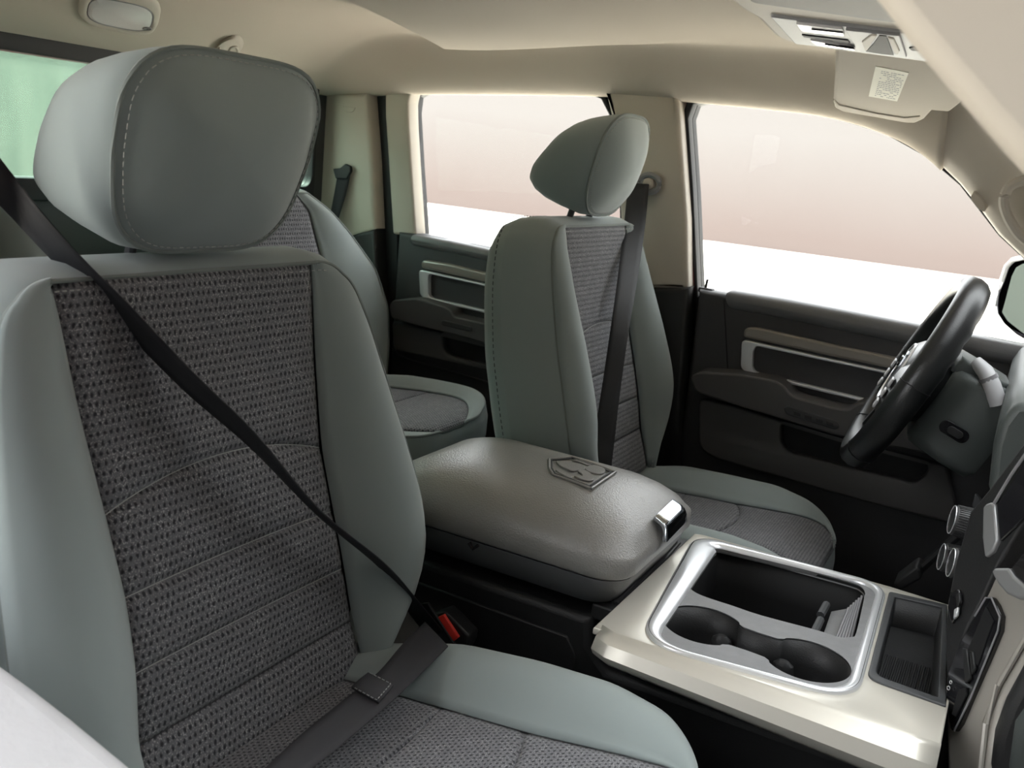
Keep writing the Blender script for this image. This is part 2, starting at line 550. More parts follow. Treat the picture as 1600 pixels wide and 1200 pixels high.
def framed(name, outline, grow, y0, y1, material, bevel=0.004):
    c = np.mean(np.array(outline), axis=0)
    out = []
    A = [np.array(p) for p in outline]; N = len(A)
    for i in range(N):
        t = A[(i + 1) % N] - A[i - 1]; n = np.array([t[1], -t[0]]); n /= np.linalg.norm(n) + 1e-9
        if np.dot(n, A[i] - c) < 0: n = -n
        out.append(tuple(A[i] + n * grow))
    return plate(name, out, [outline], y0, y1, 'xz', material, bevel=bevel)


struct(framed('trim_2', FW, 0.018, 0.815, 0.85, RUBBER), 'black rubber seal around the front side window')
struct(framed('trim_3', RW, 0.014, 0.815, 0.85, RUBBER), 'black rubber seal around the rear side window')

# B pillar (between the two doors)
bp = xz('y', 0.79, [(945, 128), (1030, 138), (1062, 145), (1066, 200), (1076, 340), (1078, 452), (1000, 452), (975, 452), (972, 330), (964, 205)])
o = plate('trim_4', roundpoly(bp, 0.006), [], 0.775, 0.845, 'xz', BEIGEPL, bevel=0.012)
struct(o, 'beige upper trim of the pillar between the doors')
bl = xz('y', 0.79, [(985, 448), (1080, 448), (1068, 620), (1064, 740), (1010, 740), (990, 600)])
struct(plate('trim_5', bl, [], 0.77, 0.845, 'xz', BLACK, bevel=0.012), 'black lower trim of the pillar between the doors')
# red body edge between pillar and window
rb = xz('y', 0.82, [(1066, 360), (1082, 360), (1087, 452), (1072, 452)])
struct(plate('trim_6', rb, [], 0.815, 0.849, 'xz', BODYRED))

# C pillar (behind the rear door)
cp = xz('y', 0.79, [(470, 142), (560, 147), (582, 146), (590, 250), (595, 360), (520, 352), (492, 345)])
CPX = cp
o = struct(plate('trim_7', [(-1.80, 0.82), (-1.80, 1.25)] + cp[1:5], [], 0.765, 0.845, 'xz', BEIGEPL, bevel=0.014), 'beige trim of the rear pillar')
hk = PL('y', 0.763, [(535, 166), (555, 168), (552, 174), (546, 176), (538, 173)])
prism('clip_cover', hk, (0, 0.004, 0), BEIGEPL, o, bevel=0.001)
cl = [(-1.80, 0.02), (-1.80, 0.825)] + xz('y', 0.79, [(595, 357), (600, 450), (606, 640)]) + [(-1.46, 0.02)]
struct(plate('trim_8', cl, [], 0.76, 0.845, 'xz', BLACK, bevel=0.012), 'black lower trim of the rear pillar')
# door seal strip beside the C pillar and beige rear-door frame
sx = xz('y', 0.80, [(582, 150), (590, 141), (612, 140), (606, 160), (612, 270), (618, 365), (622, 640), (600, 640), (597, 365), (588, 250)])
struct(plate('trim_9', sx, [], 0.81, 0.849, 'xz', RUBBER, bevel=0.005), 'black door seal beside the rear pillar')
fx = xz('y', 0.80, [(604, 142), (645, 141), (640, 160), (641, 200), (646, 280), (652, 368), (616, 366), (610, 270), (604, 180)])
struct(plate('trim_10', roundpoly(fx, 0.008), [], 0.792, 0.845, 'xz', BEIGEPL, bevel=0.008), 'beige frame at the back of the rear door window')

# rear wall and back glass
BX = -1.78
gy0, gy1 = -0.72, 0.70
gz1 = P('x', BX, 60, 87)[2]; gz0 = P('x', BX, 20, 276)[2]
struct(plate('wall_back', [(-0.86, 0.0), (0.86, 0.0), (0.86, 1.36), (-0.86, 1.36)], [rrect((gy0 + gy1) / 2, (gz0 + gz1) / 2, (gy1 - gy0) / 2, (gz1 - gz0) / 2, 0.03)], BX - 0.03, BX, 'yz', CHARCOAL))
struct(plate('window_3', rrect((gy0 + gy1) / 2, (gz0 + gz1) / 2, (gy1 - gy0) / 2 + 0.005, (gz1 - gz0) / 2 + 0.005, 0.03), [], BX - 0.022, BX - 0.017, 'yz', GREENGLASS), 'green tinted back window with dirty streaks')
gzt = P('x', BX, 60, 50)[2]
struct(plate('trim_11', rrect((gy0 + gy1) / 2, (gz0 + gzt) / 2 - 0.015, (gy1 - gy0) / 2 + 0.012, (gzt - gz0) / 2 + 0.03, 0.02), [rrect((gy0 + gy1) / 2, (gz0 + gz1) / 2, (gy1 - gy0) / 2 - 0.002, (gz1 - gz0) / 2, 0.03)], BX, BX + 0.02, 'yz', RUBBER, bevel=0.004), 'black frame of the back window')

# outdoors: pavement, pink garden wall, pale yard behind
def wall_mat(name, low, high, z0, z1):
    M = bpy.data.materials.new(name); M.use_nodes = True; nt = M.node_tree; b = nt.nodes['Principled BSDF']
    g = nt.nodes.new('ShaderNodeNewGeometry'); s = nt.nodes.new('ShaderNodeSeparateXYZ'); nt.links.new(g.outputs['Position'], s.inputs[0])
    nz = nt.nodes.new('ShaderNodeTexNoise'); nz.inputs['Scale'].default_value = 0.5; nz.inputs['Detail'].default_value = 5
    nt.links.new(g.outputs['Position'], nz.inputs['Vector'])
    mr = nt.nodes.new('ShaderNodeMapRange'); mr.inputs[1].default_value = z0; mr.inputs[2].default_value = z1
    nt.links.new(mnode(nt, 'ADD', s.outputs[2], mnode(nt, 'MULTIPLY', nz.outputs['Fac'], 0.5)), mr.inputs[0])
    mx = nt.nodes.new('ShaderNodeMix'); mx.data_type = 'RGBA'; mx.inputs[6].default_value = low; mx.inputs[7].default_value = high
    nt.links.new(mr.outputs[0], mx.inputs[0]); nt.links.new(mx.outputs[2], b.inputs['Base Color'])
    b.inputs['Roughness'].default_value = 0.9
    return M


GZ = -0.62
gw = P('z', GZ, 1325, 406)
WALLY = float(gw[1])
PINK = wall_mat('pink_render_hazed', (0.101, 0.080, 0.0755, 1), (0.128, 0.119, 0.117, 1), 0.0, 2.6)  # paler upper colour paints overexposed haze onto the wall
struct(box('wall_outside', (-45, WALLY, GZ), (25, WALLY + 0.3, 5.0), PINK), 'pale pink wall across the pavement, bright haze painted into its top')
PAVE = mat('pale_pavement', (0.66, 0.64, 0.57, 1), 0.9, var=(0.8, 0.06), bump=(6, 0.3, 'noise'))
struct(box('ground', (-45, -30, GZ - 0.2), (25, WALLY + 0.2, GZ), PAVE), 'pale cream pavement outside')
BLOCKM = mat('dark_blocker', (0.012, 0.012, 0.012, 1), 0.9)
struct(box('blocker_near', (-1.55, -3.4, GZ), (6.0, -3.2, 7.0), BLOCKM), 'added unseen dark wall blocking light from the near side')  # added out of view to cut fill light through the open door
struct(box('blocker_ahead', (5.0, -3.3, GZ), (5.2, 5.0, 9.5), BLOCKM), 'added unseen dark wall blocking light from ahead')  # added out of view to hold back light through the windscreen
struct(box('cargo_bed', (-3.7, -0.95, -0.2), (-1.95, 0.95, 0.72), BODYRED, bevel=0.02), 'red cargo bed behind the cab, added to block ground light')  # put in to stop bright ground shining through the back glass
ABSORBM = mat('dark_absorber', (0.015, 0.015, 0.0155, 1), 0.95, bump=(40, 0.4, 'noise'))
struct(box('absorber_near', (-1.5, -3.2, GZ), (9.0, -0.75, GZ + 0.02), ABSORBM), 'added unseen dark strip that keeps near ground from bouncing light')  # unseen strip added so the near ground bounces little light
BACKM = mat('back_wall_render', (0.085, 0.098, 0.085, 1), 0.9, var=(0.9, 0.15))
struct(box('wall_behind', (-8.3, -9, GZ), (-8.0, 5, 4.0), BACKM), 'pale wall behind the cab')


# ------------------------------------------------------------------ seats
def pad(parent, M, s0, s1, Wt, ht, Bt, breaks, ns=40, nb=12, ni=18, puff=0.006, names=('insert_panel', 'bolster'), arch=None, s_ins=None, weave=WEAVE, wl=1.0):
    """upholstered pad in local (a across, s along, height): insert panels between seams, a bolster on both sides"""
    s_ins = s1 if s_ins is None else s_ins

    def hgt(a, s):
        h, W, B = interp(ht, s), interp(Wt, s), interp(Bt, s)
        q = abs(a)
        if q <= h: return 0.004 * (q / h) ** 4 * 0
        t = (q - h) / max(W - h, 1e-4)
        if t < 0.62: return -0.003 + (B + 0.003) * (1 - (1 - t / 0.62) ** 2)
        return B - 0.55 * B * ((t - 0.62) / 0.38) ** 2
    st = [s0] + list(breaks) + [s_ins]
    row = lambda k: s0 + (s_ins - s0) * (1 - (1 - k / ns) ** 2.0)
    for i in range(len(st) - 1):
        V = []; F = []; U = []
        n2 = 10 if st[i + 1] - st[i] < 0.15 else 22
        for k in range(n2 + 1):
            for j in range(ni + 1):
                q = -1 + 2 * j / ni
                lo = st[i]; hi = st[i + 1]
                if arch and i > 0: lo += arch.get(i, 0) * (1 - q * q)
                if arch and i + 1 < len(st) - 1: hi += arch.get(i + 1, 0) * (1 - q * q)
                t = k / n2
                s = lo + (hi - lo) * t
                h = interp(ht, s); a = q * h
                ed = 1 - (2 * t - 1) ** 8 if n2 == 10 else 1 - (2 * t - 1) ** 24
                side = 1 - q ** 12
                H = -puff + puff * ed * (0.35 + 0.65 * side)
                V.append(M(a, s, H)); U.append((a, s))
        for k in range(n2):
            for j in range(ni):
                a = k * (ni + 1) + j
                F.append((a, a + 1, a + ni + 2, a + ni + 1))
        mesh(names[0], V, F, weave, parent, uv=U, solid=0.004)
        if i > 0:
            path = []
            for j in range(ni + 1):
                q = -1 + 2 * j / ni; s = st[i] + (arch.get(i, 0) if arch else 0) * (1 - q * q)
                path.append(M(q * interp(ht, s), s, -puff + 0.0004))
            tube('seam', path, 0.0007, THREAD if i > 1 else DARKTHREAD, parent, n=5)
    for sg in (-1, 1):
        V = []; F = []
        for k in range(ns + 1):
            s = row(k)
            h, W = interp(ht, s), interp(Wt, s)
            for j in range(nb + 1):
                a = h + (W - h) * j / nb; a2 = h + (W * (wl if sg < 0 else 1.0) - h) * j / nb
                V.append(M(sg * a2, s, hgt(a, s)))
        for k in range(ns):
            for j in range(nb):
                a = k * (nb + 1) + j
                F.append((a, a + 1, a + nb + 2, a + nb + 1))
        mesh(names[1], V, F, CLOTH, parent, solid=0.004)
    # outline loop, right side up, across the far end, left side down
    loop = []
    for k in range(ns + 1):
        s = row(k); W = interp(Wt, s); loop.append((W, s, hgt(W, s)))
    for k in range(1, 12):
        W = interp(Wt, s_ins); a = W - (1 + wl) * W * k / 12
        loop.append((a, s_ins, hgt(a, s_ins) if abs(a) > interp(ht, s_ins) else -puff))
    for k in range(ns, -1, -1):
        s = row(k); W = interp(Wt, s); loop.append((-W * wl, s, hgt(-W, s)))
    return loop


def shell_loops(loop, M, profile):
    """loft rings growing outwards (e) and backwards (d) from an outline"""
    pts = np.array([(p[0], p[1]) for p in loop]); n = len(pts)
    nrm = np.zeros_like(pts)
    c = pts.mean(axis=0)
    for i in range(n):
        a = pts[max(i - 2, 0)]; b = pts[min(i + 2, n - 1)]
        t = b - a; v = np.array([t[1], -t[0]]); v /= np.linalg.norm(v) + 1e-9
        nrm[i] = v
    if np.sum(nrm[n // 4] * (pts[n // 4] - c)) < 0: nrm = -nrm
    for _ in range(3):
        nrm[1:-1] = (nrm[:-2] + nrm[1:-1] * 2 + nrm[2:]) / 4
    nrm /= np.linalg.norm(nrm, axis=1)[:, None] + 1e-9
    loops = []
    for e, d in profile:
        L = []
        for i in range(n):
            q = pts[i] + nrm[i] * e
            L.append(M(q[0], q[1], loop[i][2] * max(0.0, 1 + d / 0.05 if d > -0.05 else 0) + d))
        loops.append(L)
    return loops


def headrest(root, M, A, hgt, depth, name='headrest', ex=4.4):
    """M(a, s, h) local frame; A half width table over s in -1..1; leans with the frame"""
    n = 72; raw = []
    for k in range(720):
        th = 2 * math.pi * k / 720
        c, s = math.cos(th), math.sin(th)
        e = 2 / ex
        raw.append((math.copysign(abs(c) ** e, c), math.copysign(abs(s) ** e, s)))
    raw = np.array(raw + [raw[0]]); cum = np.concatenate([[0], np.cumsum(np.linalg.norm(np.diff(raw, axis=0), axis=1))])
    loop = [(float(np.interp(q, cum, raw[:, 0])), float(np.interp(q, cum, raw[:, 1]))) for q in np.linspace(0, cum[-1], n, endpoint=False)]
    def ring(sc, h, grow=0.0, dk=None):
        L = []
        for u, v in loop:
            a = u * sc * (interp(A, v * sc) + grow); s = v * sc * (hgt / 2 + grow * (0.25 if v > 0 else 1.0)) - (0.022 * (-h / depth) * (1 + v) if h < 0 else 0)
            hh = h if dk is None else dk(u * sc, v * sc, h)
            L.append(M(a, s, hh))
        return L
    face = []
    for sc in (1.0, 0.97, 0.9, 0.8, 0.65, 0.45, 0.22, 0.02):
        face.append(ring(sc, 0.046 * (1 - sc ** 2.2), 0))
    body = loft('face_panel', face, CLOTH, None, cap0=False, cap1=True)
    dk = lambda u, v, h: h * (0.86 - 0.26 * v)
    # grow rings outwards and back
    back = [ring(1.0, 0.0, 0.0), ring(1.0, -0.008 / 0.8, 0.006, dk), ring(1.0, -0.03, 0.011, dk), ring(1.0, -depth * 0.45, 0.010, dk), ring(0.99, -depth * 0.65, 0.008, dk), ring(0.955, -depth * 0.82, 0.004, dk),
            ring(0.88, -depth * 0.94, 0.0, dk), ring(0.72, -depth * 1.02, 0, dk), ring(0.42, -depth * 1.07, 0, dk), ring(0.02, -depth * 1.09, 0, dk)]
    shell = loft(name, back, CLOTH, root, cap0=False, cap1=True)
    body.parent = shell; body.matrix_parent_inverse = shell.matrix_world.inverted()
    pip = tube('piping', ring(1.0, 0.0005, 0.002), 0.0028, PIPE, shell, closed=True, n=6)
    st = [q for q in ring(0.955, 0.007)]
    dashes('stitching', st + [st[0]], 0.0008, 0.006, 0.004, THREAD, shell)
    return shell


def seat(name, label, top_pt, sc, yc, cush, group, side_shell=True):
    """front seat. local frame: a across (+ to the driver's side), drop below the top of the insert, forward"""
    sx, sy, sz = sc
    root = empty(name, (top_pt[0] + 0.2, yc, 0.02), label, 'seat', group)
    # centre line of the backrest front: (s = height below/above crease in passenger metres, x forward of top)
    cl = [(-0.62, 0.155), (-0.56, 0.138), (-0.499, 0.116), (-0.42, 0.103), (-0.338, 0.081), (-0.251, 0.051), (-0.12, 0.02), (0.0, 0.0), (0.05, -0.012), (0.30, -0.07)]

    def MB(a, s, h):
        x = interp(cl, s); nxx, nz = 0.974, 0.226
        return (top_pt[0] + sx * (x + h * nxx), yc + sy * a, top_pt[1] + sz * (s + h * nz))
    W = [(-0.60, 0.20), (-0.545, 0.225), (-0.515, 0.275), (-0.48, 0.32), (-0.43, 0.343), (-0.36, 0.348), (-0.26, 0.335), (-0.15, 0.314), (-0.10, 0.303), (-0.05, 0.286), (-0.035, 0.279), (-0.022, 0.269), (-0.012, 0.257), (-0.006, 0.245), (-0.002, 0.230), (0.0, 0.212)]
    h = [(-0.60, 0.195), (-0.499, 0.190), (-0.42, 0.182), (-0.338, 0.178), (-0.251, 0.180), (-0.12, 0.193), (0.0, 0.203)]
    B = [(-0.60, 0.02), (-0.5, 0.05), (-0.40, 0.062), (-0.25, 0.056), (-0.1, 0.03), (0.0, 0.004)]
    loop = pad(root, MB, -0.60, 0.0, W, h, B, [-0.499, -0.42, -0.338, -0.251], arch={4: 0.03, 3: 0.004, 2: 0.002}, wl=0.945 if side_shell else 1.0)
    prof = [(0, 0), (0.006, -0.006), (0.018, -0.025), (0.028, -0.06), (0.030, -0.10), (0.022, -0.135), (0.0, -0.158), (-0.05, -0.170)]
    L = shell_loops(loop, MB, prof)
    loft('backrest', L[:5], CLOTH, root, closed=False, cap0=False, cap1=False)
    loft('back_cover', L[4:], SEATPLASTIC if side_shell else CLOTH, root, closed=False, cap0=False, cap1=True)
    if side_shell:      # dark plastic shield low on the outboard side
        idx = [i for i, p in enumerate(loop) if p[0] < 0 and p[1] < -0.20]
        S = shell_loops(loop, MB, [(0.010, -0.004), (0.021, -0.018), (0.032, -0.055), (0.034, -0.10), (0.026, -0.136)])
        loft('side_shield', [[r[i] for i in idx] for r in S], SEATPLASTIC, root, closed=False, cap0=False, cap1=False, solid=0.003)
    else:
        S = shell_loops(loop, MB, [(0.034, -0.118)])[0]
        dashes('stitching', [S[i] for i, p in enumerate(loop) if p[0] < 0], 0.0010, 0.007, 0.005, DARKTHREAD, root)
    lp = [MB(p[0], p[1], p[2]) for p in loop]
    tube('piping', lp, 0.003, PIPE, root, n=6)
    inner = shell_loops(loop, MB, [(-0.010, 0.0)])[0]
    dashes('stitching', [np.array(q) + np.array([0.004, 0, 0]) for q in inner], 0.0009, 0.006, 0.0045, THREAD, root)
    # headrest
    hx, hz = top_pt[0] + 0.0, top_pt[1]
    lean = 0.24
    c0 = np.array([top_pt[0] + sx * 0.012 + (0 if side_shell else 0.012), yc, top_pt[1] + sz * (0.136 if side_shell else 0.137)])
    nn = np.array([math.cos(lean), 0, -math.sin(lean)]); ss = np.array([math.sin(lean), 0, math.cos(lean)])

    def MH(a, s, hh):
        return tuple(c0 + ss * s * sz + nn * hh * sx + np.array([0, 1, 0]) * (a + 0.015) * sy)
    A = [(-1, 0.122), (-0.6, 0.137), (0, 0.150), (0.5, 0.152), (1, 0.143)]
    hr = headrest(root, MH, A, 0.232, 0.172, ex=4.4 if side_shell else 3.2)
    for s_ in (-1, 1):
        tube('headrest_post', [MH(s_ * 0.06, -0.09, -0.05), MH(s_ * 0.06, -0.17, -0.05)], 0.007, SEATPLASTIC, hr, n=10)
    # cushion
    xr, xf, z0, zt, cw = cush  # rear x, front x, rear height, front height, width scale

    def MC(a, s, hh):
        return (xr + (xf - xr) * s, yc + cw * a, z0 + (zt - z0) * s - 0.035 * max(0, s - 0.8) ** 2 / 0.04 + hh)
    Wc = [(0, 0.235), (0.15, 0.262), (0.3, 0.285), (0.5, 0.295), (0.7, 0.288), (0.85, 0.262), (0.94, 0.218), (0.975, 0.178), (0.992, 0.145), (1.0, 0.105)]
    hc = [(0, 0.150), (0.6, 0.152), (0.85, 0.165), (0.93, 0.185), (0.97, 0.17), (1.0, 0.12)]
    Bc = [(0, 0.014), (0.3, 0.040), (0.7, 0.034), (0.9, 0.012), (1.0, 0.002)]
    lc = pad(root, MC, 0.0, 1.0, Wc, hc, Bc, [0.20, 0.36, 0.58], arch={3: 0.06, 2: 0.02, 1: 0.0}, names=('cushion_panel', 'cushion_bolster'), ns=50)
    pc = [(0, 0), (0.006, -0.006), (0.014, -0.03), (0.014, -0.08), (0.0, -0.13), (-0.03, -0.16)]
    Lc = shell_loops(lc, MC, pc)
    loft('cushion', Lc, CLOTH, root, closed=False, cap0=False, cap1=True)
    tube('piping', [MC(p[0], p[1], p[2]) for p in lc], 0.0028, PIPE, root, n=6)
    ic = shell_loops(lc, MC, [(-0.010, 0.0)])[0]
    dashes('stitching', [np.array(q) + np.array([0, 0, 0.003]) for q in ic], 0.0009, 0.006, 0.0045, THREAD, root)
    # seat frame below
    box('seat_frame', (xr + 0.02, yc - 0.20 * cw, 0.12), (xf - 0.10, yc + 0.20 * cw, z0 - 0.08), SEATPLASTIC, root, bevel=0.01)
    for s_ in (-1, 1):
        box('seat_rail', (xr + 0.0, yc + s_ * 0.17 * cw - 0.02, 0.02), (xf - 0.06, yc + s_ * 0.17 * cw + 0.02, 0.125), BLACK, root, bevel=0.006)
    return root


PY = -0.552
pass_seat = seat('passenger_seat', 'front passenger seat in the foreground, grey-green cloth with a dark woven insert', (-0.864, 0.960), (1, 1, 1), PY, (-0.77, -0.205, 0.388, 0.452, 1.0), 'front seats')
DY = 0.468
TAGM = mat('white_tag', (0.75, 0.76, 0.75, 1), 0.7)
drv_seat = seat('driver_seat', 'driver seat behind the steering wheel, grey-green cloth seen from its side', (-0.800, 1.008), (0.86, 0.80, 0.90), DY, (-0.75, -0.235, 0.435, 0.465, 0.745), 'front seats', False)

tg_ = [P('y', 0.76, *p) for p in ((1000, 388), (1006, 386), (1009, 400), (1002, 405))]
prism('airbag_tag', tg_, (-0.002, 0.002, 0), TAGM, drv_seat)

# rear seats
def rear_seat(name, label, yc, W, h, ytop, xc=-1.50, cushion=True, sgn=1):
    root = empty(name, (-1.4, yc, 0.02), label, 'seat', 'rear seats')
    cl = [(0.45, 0.03), (0.60, 0.0), (0.80, -0.03), (1.02, -0.075)]

    def MB(a, s, hh): return (xc + interp(cl, s) + hh * 0.98, yc + a * sgn, s + hh * 0.15)
    B = [(0.45, 0.02), (0.7, 0.035), (0.95, 0.015), (1.0, 0.002)]
    loop = pad(root, MB, 0.50, ytop, W, h, B, [0.62, 0.72, 0.82], arch={3: 0.03})
    L = shell_loops(loop, MB, [(0, 0), (0.006, -0.006), (0.014, -0.03), (0.014, -0.09), (0.0, -0.12)])
    loft('backrest', L, CLOTH, root, closed=False, cap0=False, cap1=True)
    tube('piping', [MB(p[0], p[1], p[2]) for p in loop], 0.003, PIPE, root, n=6)
    if cushion:
        def MC(a, s, hh): return (-1.53 + 0.50 * s, yc + a * sgn, 0.515 + 0.05 * s - 0.02 * max(0, s - 0.8) ** 2 / 0.04 + hh)
        Wc = [(0, 0.27), (0.3, 0.285), (0.55, 0.287), (0.7, 0.276), (0.8, 0.258), (0.88, 0.23), (0.94, 0.192), (0.98, 0.145), (0.995, 0.11), (1.0, 0.08)]
        hc = [(0, 0.20), (0.3, 0.205), (0.55, 0.208), (0.7, 0.20), (0.8, 0.183), (0.88, 0.155), (0.94, 0.118), (0.98, 0.075), (1.0, 0.045)]
        Bc = [(0, 0.01), (0.4, 0.022), (0.8, 0.014), (1.0, 0.0)]
        lc = pad(root, MC, 0.0, 1.0, Wc, hc, Bc, [0.3, 0.6], names=('cushion_panel', 'cushion_bolster'), ns=50)
        Lc = shell_loops(lc, MC, [(0, 0), (0.006, -0.006), (0.016, -0.03), (0.016, -0.07), (0.004, -0.12), (-0.03, -0.15)])
        loft('cushion', Lc, CLOTH, root, closed=False, cap0=False, cap1=True)
        tube('piping', [MC(p[0], p[1], p[2]) for p in lc], 0.003, PIPE, root, n=6)
        box('seat_frame', (-1.50, yc - 0.2, 0.02), (-1.15, yc + 0.2, 0.44), SEATPLASTIC, root, bevel=0.01)
    return root


RWd = [(0.50, 0.36), (0.60, 0.385), (0.70, 0.385), (0.80, 0.345), (0.90, 0.25), (0.95, 0.19), (0.985, 0.13), (1.0, 0.10)]
RHd = [(0.50, 0.17), (0.8, 0.155), (0.95, 0.12), (1.0, 0.07)]
rear_seat('rear_seat', 'rear seat behind the driver, pale grey-green cloth lit by the side window', 0.34, RWd, RHd, 0.992)
rear_seat('rear_seat', 'rear seat behind the front passenger seat, mostly hidden in shade', -0.55, [(0.5, 0.3), (0.8, 0.3), (0.95, 0.26), (1.0, 0.2)], [(0.5, 0.18), (0.9, 0.17), (1.0, 0.14)], 0.985)

# ------------------------------------------------------------------ centre console
con = empty('center_console', (-0.35, 0.02, 0.02), 'centre console between the front seats with champagne trim and cup holders', 'console')
YL, YR = -0.152, 0.19
# black body with a ledge under the armrest bin
body = [(-0.86, 0.03), (-0.02, 0.03), (-0.02, 0.40), (-0.43, 0.40), (-0.462, 0.43), (-0.468, 0.474), (-0.86, 0.474)]
prism('console_body', [(x, YL, z) for x, z in body], (0, 0.165 - YL, 0), BLACK, con, bevel=0.012)
side = [(-0.80, 0.06), (-0.475, 0.06), (-0.482, 0.41), (-0.50, 0.435), (-0.80, 0.438)]
prism('side_panel', [(x, YL - 0.004, z) for x, z in side], (0, 0.006, 0), BLACK, con, bevel=0.003)
# ribbed vent grille in the footwell side
for k in range(9):
    z = 0.30 - 0.022 * k
    prism('vent_rib', [(-0.40, YL - 0.010, z), (-0.03, YL - 0.010, z - 0.012), (-0.03, YL - 0.010, z - 0.017), (-0.40, YL - 0.010, z - 0.005)], (0, 0.012, 0), BLACK, con, bevel=0.0015, segs=1)
# champagne trim: deck with a rolled near edge
TZ = 0.498


def trim_section(x):
    drop = 0.030 + 0.025 * (x + 0.44) / 0.44
    yn = -0.236
    drop *= 0.85
    out = [(yn + 0.012, TZ - drop - 0.012), (yn - 0.004, TZ - drop), (yn - 0.010, TZ - drop * 0.72), (yn - 0.004, TZ - drop * 0.36), (yn + 0.014, TZ - 0.006), (yn + 0.020, TZ)]
    return [np.array((x, y, z)) for y, z in out]


deck_near = []
xs = np.linspace(-0.437, 0.02, 14)
loops = []
for i, x in enumerate(xs):
    L = trim_section(x)
    if i == 0: L = [q + np.array((0.012, 0.01, 0)) for q in L]
    loops.append(L)
loft('trim_side', loops, SATIN, con, closed=False, cap0=False, cap1=False, solid=0.006, offset=-1)
bez_px = [(1000, 968), (1012, 985), (1060, 1018), (1180, 1053), (1290, 1086), (1322, 1080), (1345, 1052), (1362, 985), (1378, 932), (1374, 918), (1350, 904), (1230, 872), (1110, 842), (1094, 844), (1078, 856), (1040, 908)]
bez_px = [(px, py) for px, py in bez_px]
BEZ = roundpoly([tuple(P('z', 0.503, *q)[:2]) for q in ((1086, 834), (1388, 914), (1340, 1094), (994, 1000))], [0.055, 0.055, 0.062, 0.075], 12)
BEZ = [p for i, p in enumerate(BEZ)]
tray_out = roundpoly([tuple(P('z', TZ, *q)[:2]) for q in ((1389, 926), (1480, 947), (1478, 1106), (1354, 1062))], [0.006, 0.003, 0.003, 0.02])
deck = [(-0.437, -0.217), (0.02, -0.217), (0.02, 0.232), (-0.10, 0.243), (-0.42, 0.241), (-0.437, 0.235)]
cen = np.mean(np.array(BEZ), axis=0)
bez_in = [tuple(cen + (np.array(p) - cen) * 0.97) for p in BEZ]
plate('trim_deck', deck, [bez_in, [tuple(np.mean(np.array(tray_out), axis=0) + (np.array(p) - np.mean(np.array(tray_out), axis=0)) * 0.97) for p in tray_out]], TZ - 0.012, TZ, 'xy', SATIN, con, bevel=0.003)
box('trim_far_side', (-0.43, 0.225, 0.44), (0.0, 0.238, TZ - 0.004), SATIN, con, bevel=0.006)
# silver bezel ring
def offs(poly, d):
    A = [np.array(p, float) for p in poly]; N = len(A); c = np.mean(A, axis=0); out = []
    for i in range(N):
        t = A[(i + 1) % N] - A[i - 1]; n = np.array([t[1], -t[0]]); n /= np.linalg.norm(n) + 1e-9
        if np.dot(n, A[i] - c) < 0: n = -n
        out.append(A[i] + n * d)
    return out


def bezw(p):
    q = (np.array(p) - cen)
    return 0.0095 + 0.026 * max(0.0, -q[0] / 0.16) ** 3 + 0.006 * max(0.0, q[0] / 0.15) ** 3
ring_loops = []
A0 = [np.array(p) for p in BEZ]
A1 = offs(BEZ, -0.010)
inner = []
nn_ = offs(BEZ, -1.0)
for p, q in zip(A0, nn_):
    d = (q - p); inner.append(p + d / np.linalg.norm(d) * bezw(p))
mk = lambda pts, z: [(p[0], p[1], z) for p in pts]
half = [(a + b) / 2 for a, b in zip(A0, inner)]
loft('bezel', [mk(A0, TZ - 0.006), mk(A0, TZ + 0.003), mk([a + (h_ - a) * 0.25 for a, h_ in zip(A0, half)], TZ + 0.0055), mk(half, TZ + 0.0058), mk([a + (h_ - a) * 0.25 for a, h_ in zip(inner, half)], TZ + 0.0045), mk(inner, TZ - 0.001)], CHROME, con, cap0=False, cap1=False, angle=60)
mid2 = offs(BEZ, -0.0035)
tube('bezel_groove', mk(mid2, TZ + 0.0048), 0.0010, DEEP, con, closed=True, n=5)
# grey insert with storage bin and two joined cup wells
pz = lambda px, py: tuple(P('z', TZ, px, py)[:2])
crop = lambda x, y: pz(980 + x / 3.81, 820 + y / 3.81)
binp = [crop(*q) for q in ((345, 335), (360, 300), (470, 165), (520, 135), (600, 138), (1000, 245), (1330, 335), (1400, 365), (1425, 400), (1420, 440), (1375, 640), (1345, 668), (1280, 672), (1215, 655), (1120, 625), (800, 540), (620, 480), (440, 420), (365, 375))]
cz = lambda x, y, z: tuple(P('z', z, 980 + x / 3.81, 820 + y / 3.81))
BIN = [tuple(p) for p in smooth_path([np.array(q) for q in binp], 3, True)]
cup1 = np.array(crop(455, 590)); cup2 = np.array(crop(1068, 798))
rc = 0.062
def cup_outline():
    """two round wells joined by a neck"""
    ax = cup2 - cup1; L = np.linalg.norm(ax); ax /= L; nv = np.array([-ax[1], ax[0]])
    pts = []
    h0 = 0.036
    a0 = math.asin(min(0.95, h0 / rc))
    for k in range(25):
        a = a0 + (2 * math.pi - 2 * a0) * k / 24
        pts.append(cup1 + rc * (math.cos(a) * ax + math.sin(a) * nv))
    for k in range(25):
        a = math.pi + a0 + (2 * math.pi - 2 * a0) * k / 24
        pts.append(cup2 + rc * (math.cos(a) * ax + math.sin(a) * nv))
    return [tuple(p) for p in smooth_path(pts, 2, True)], ax, nv
CUPS, cax, cnv = cup_outline()
ins_out = [tuple(p) for p in offs(inner, 0.001)]
plate('cup_holder_insert', ins_out, [BIN, CUPS], TZ - 0.010, TZ - 0.001, 'xy', GRAIN, con, bevel=0.0025)
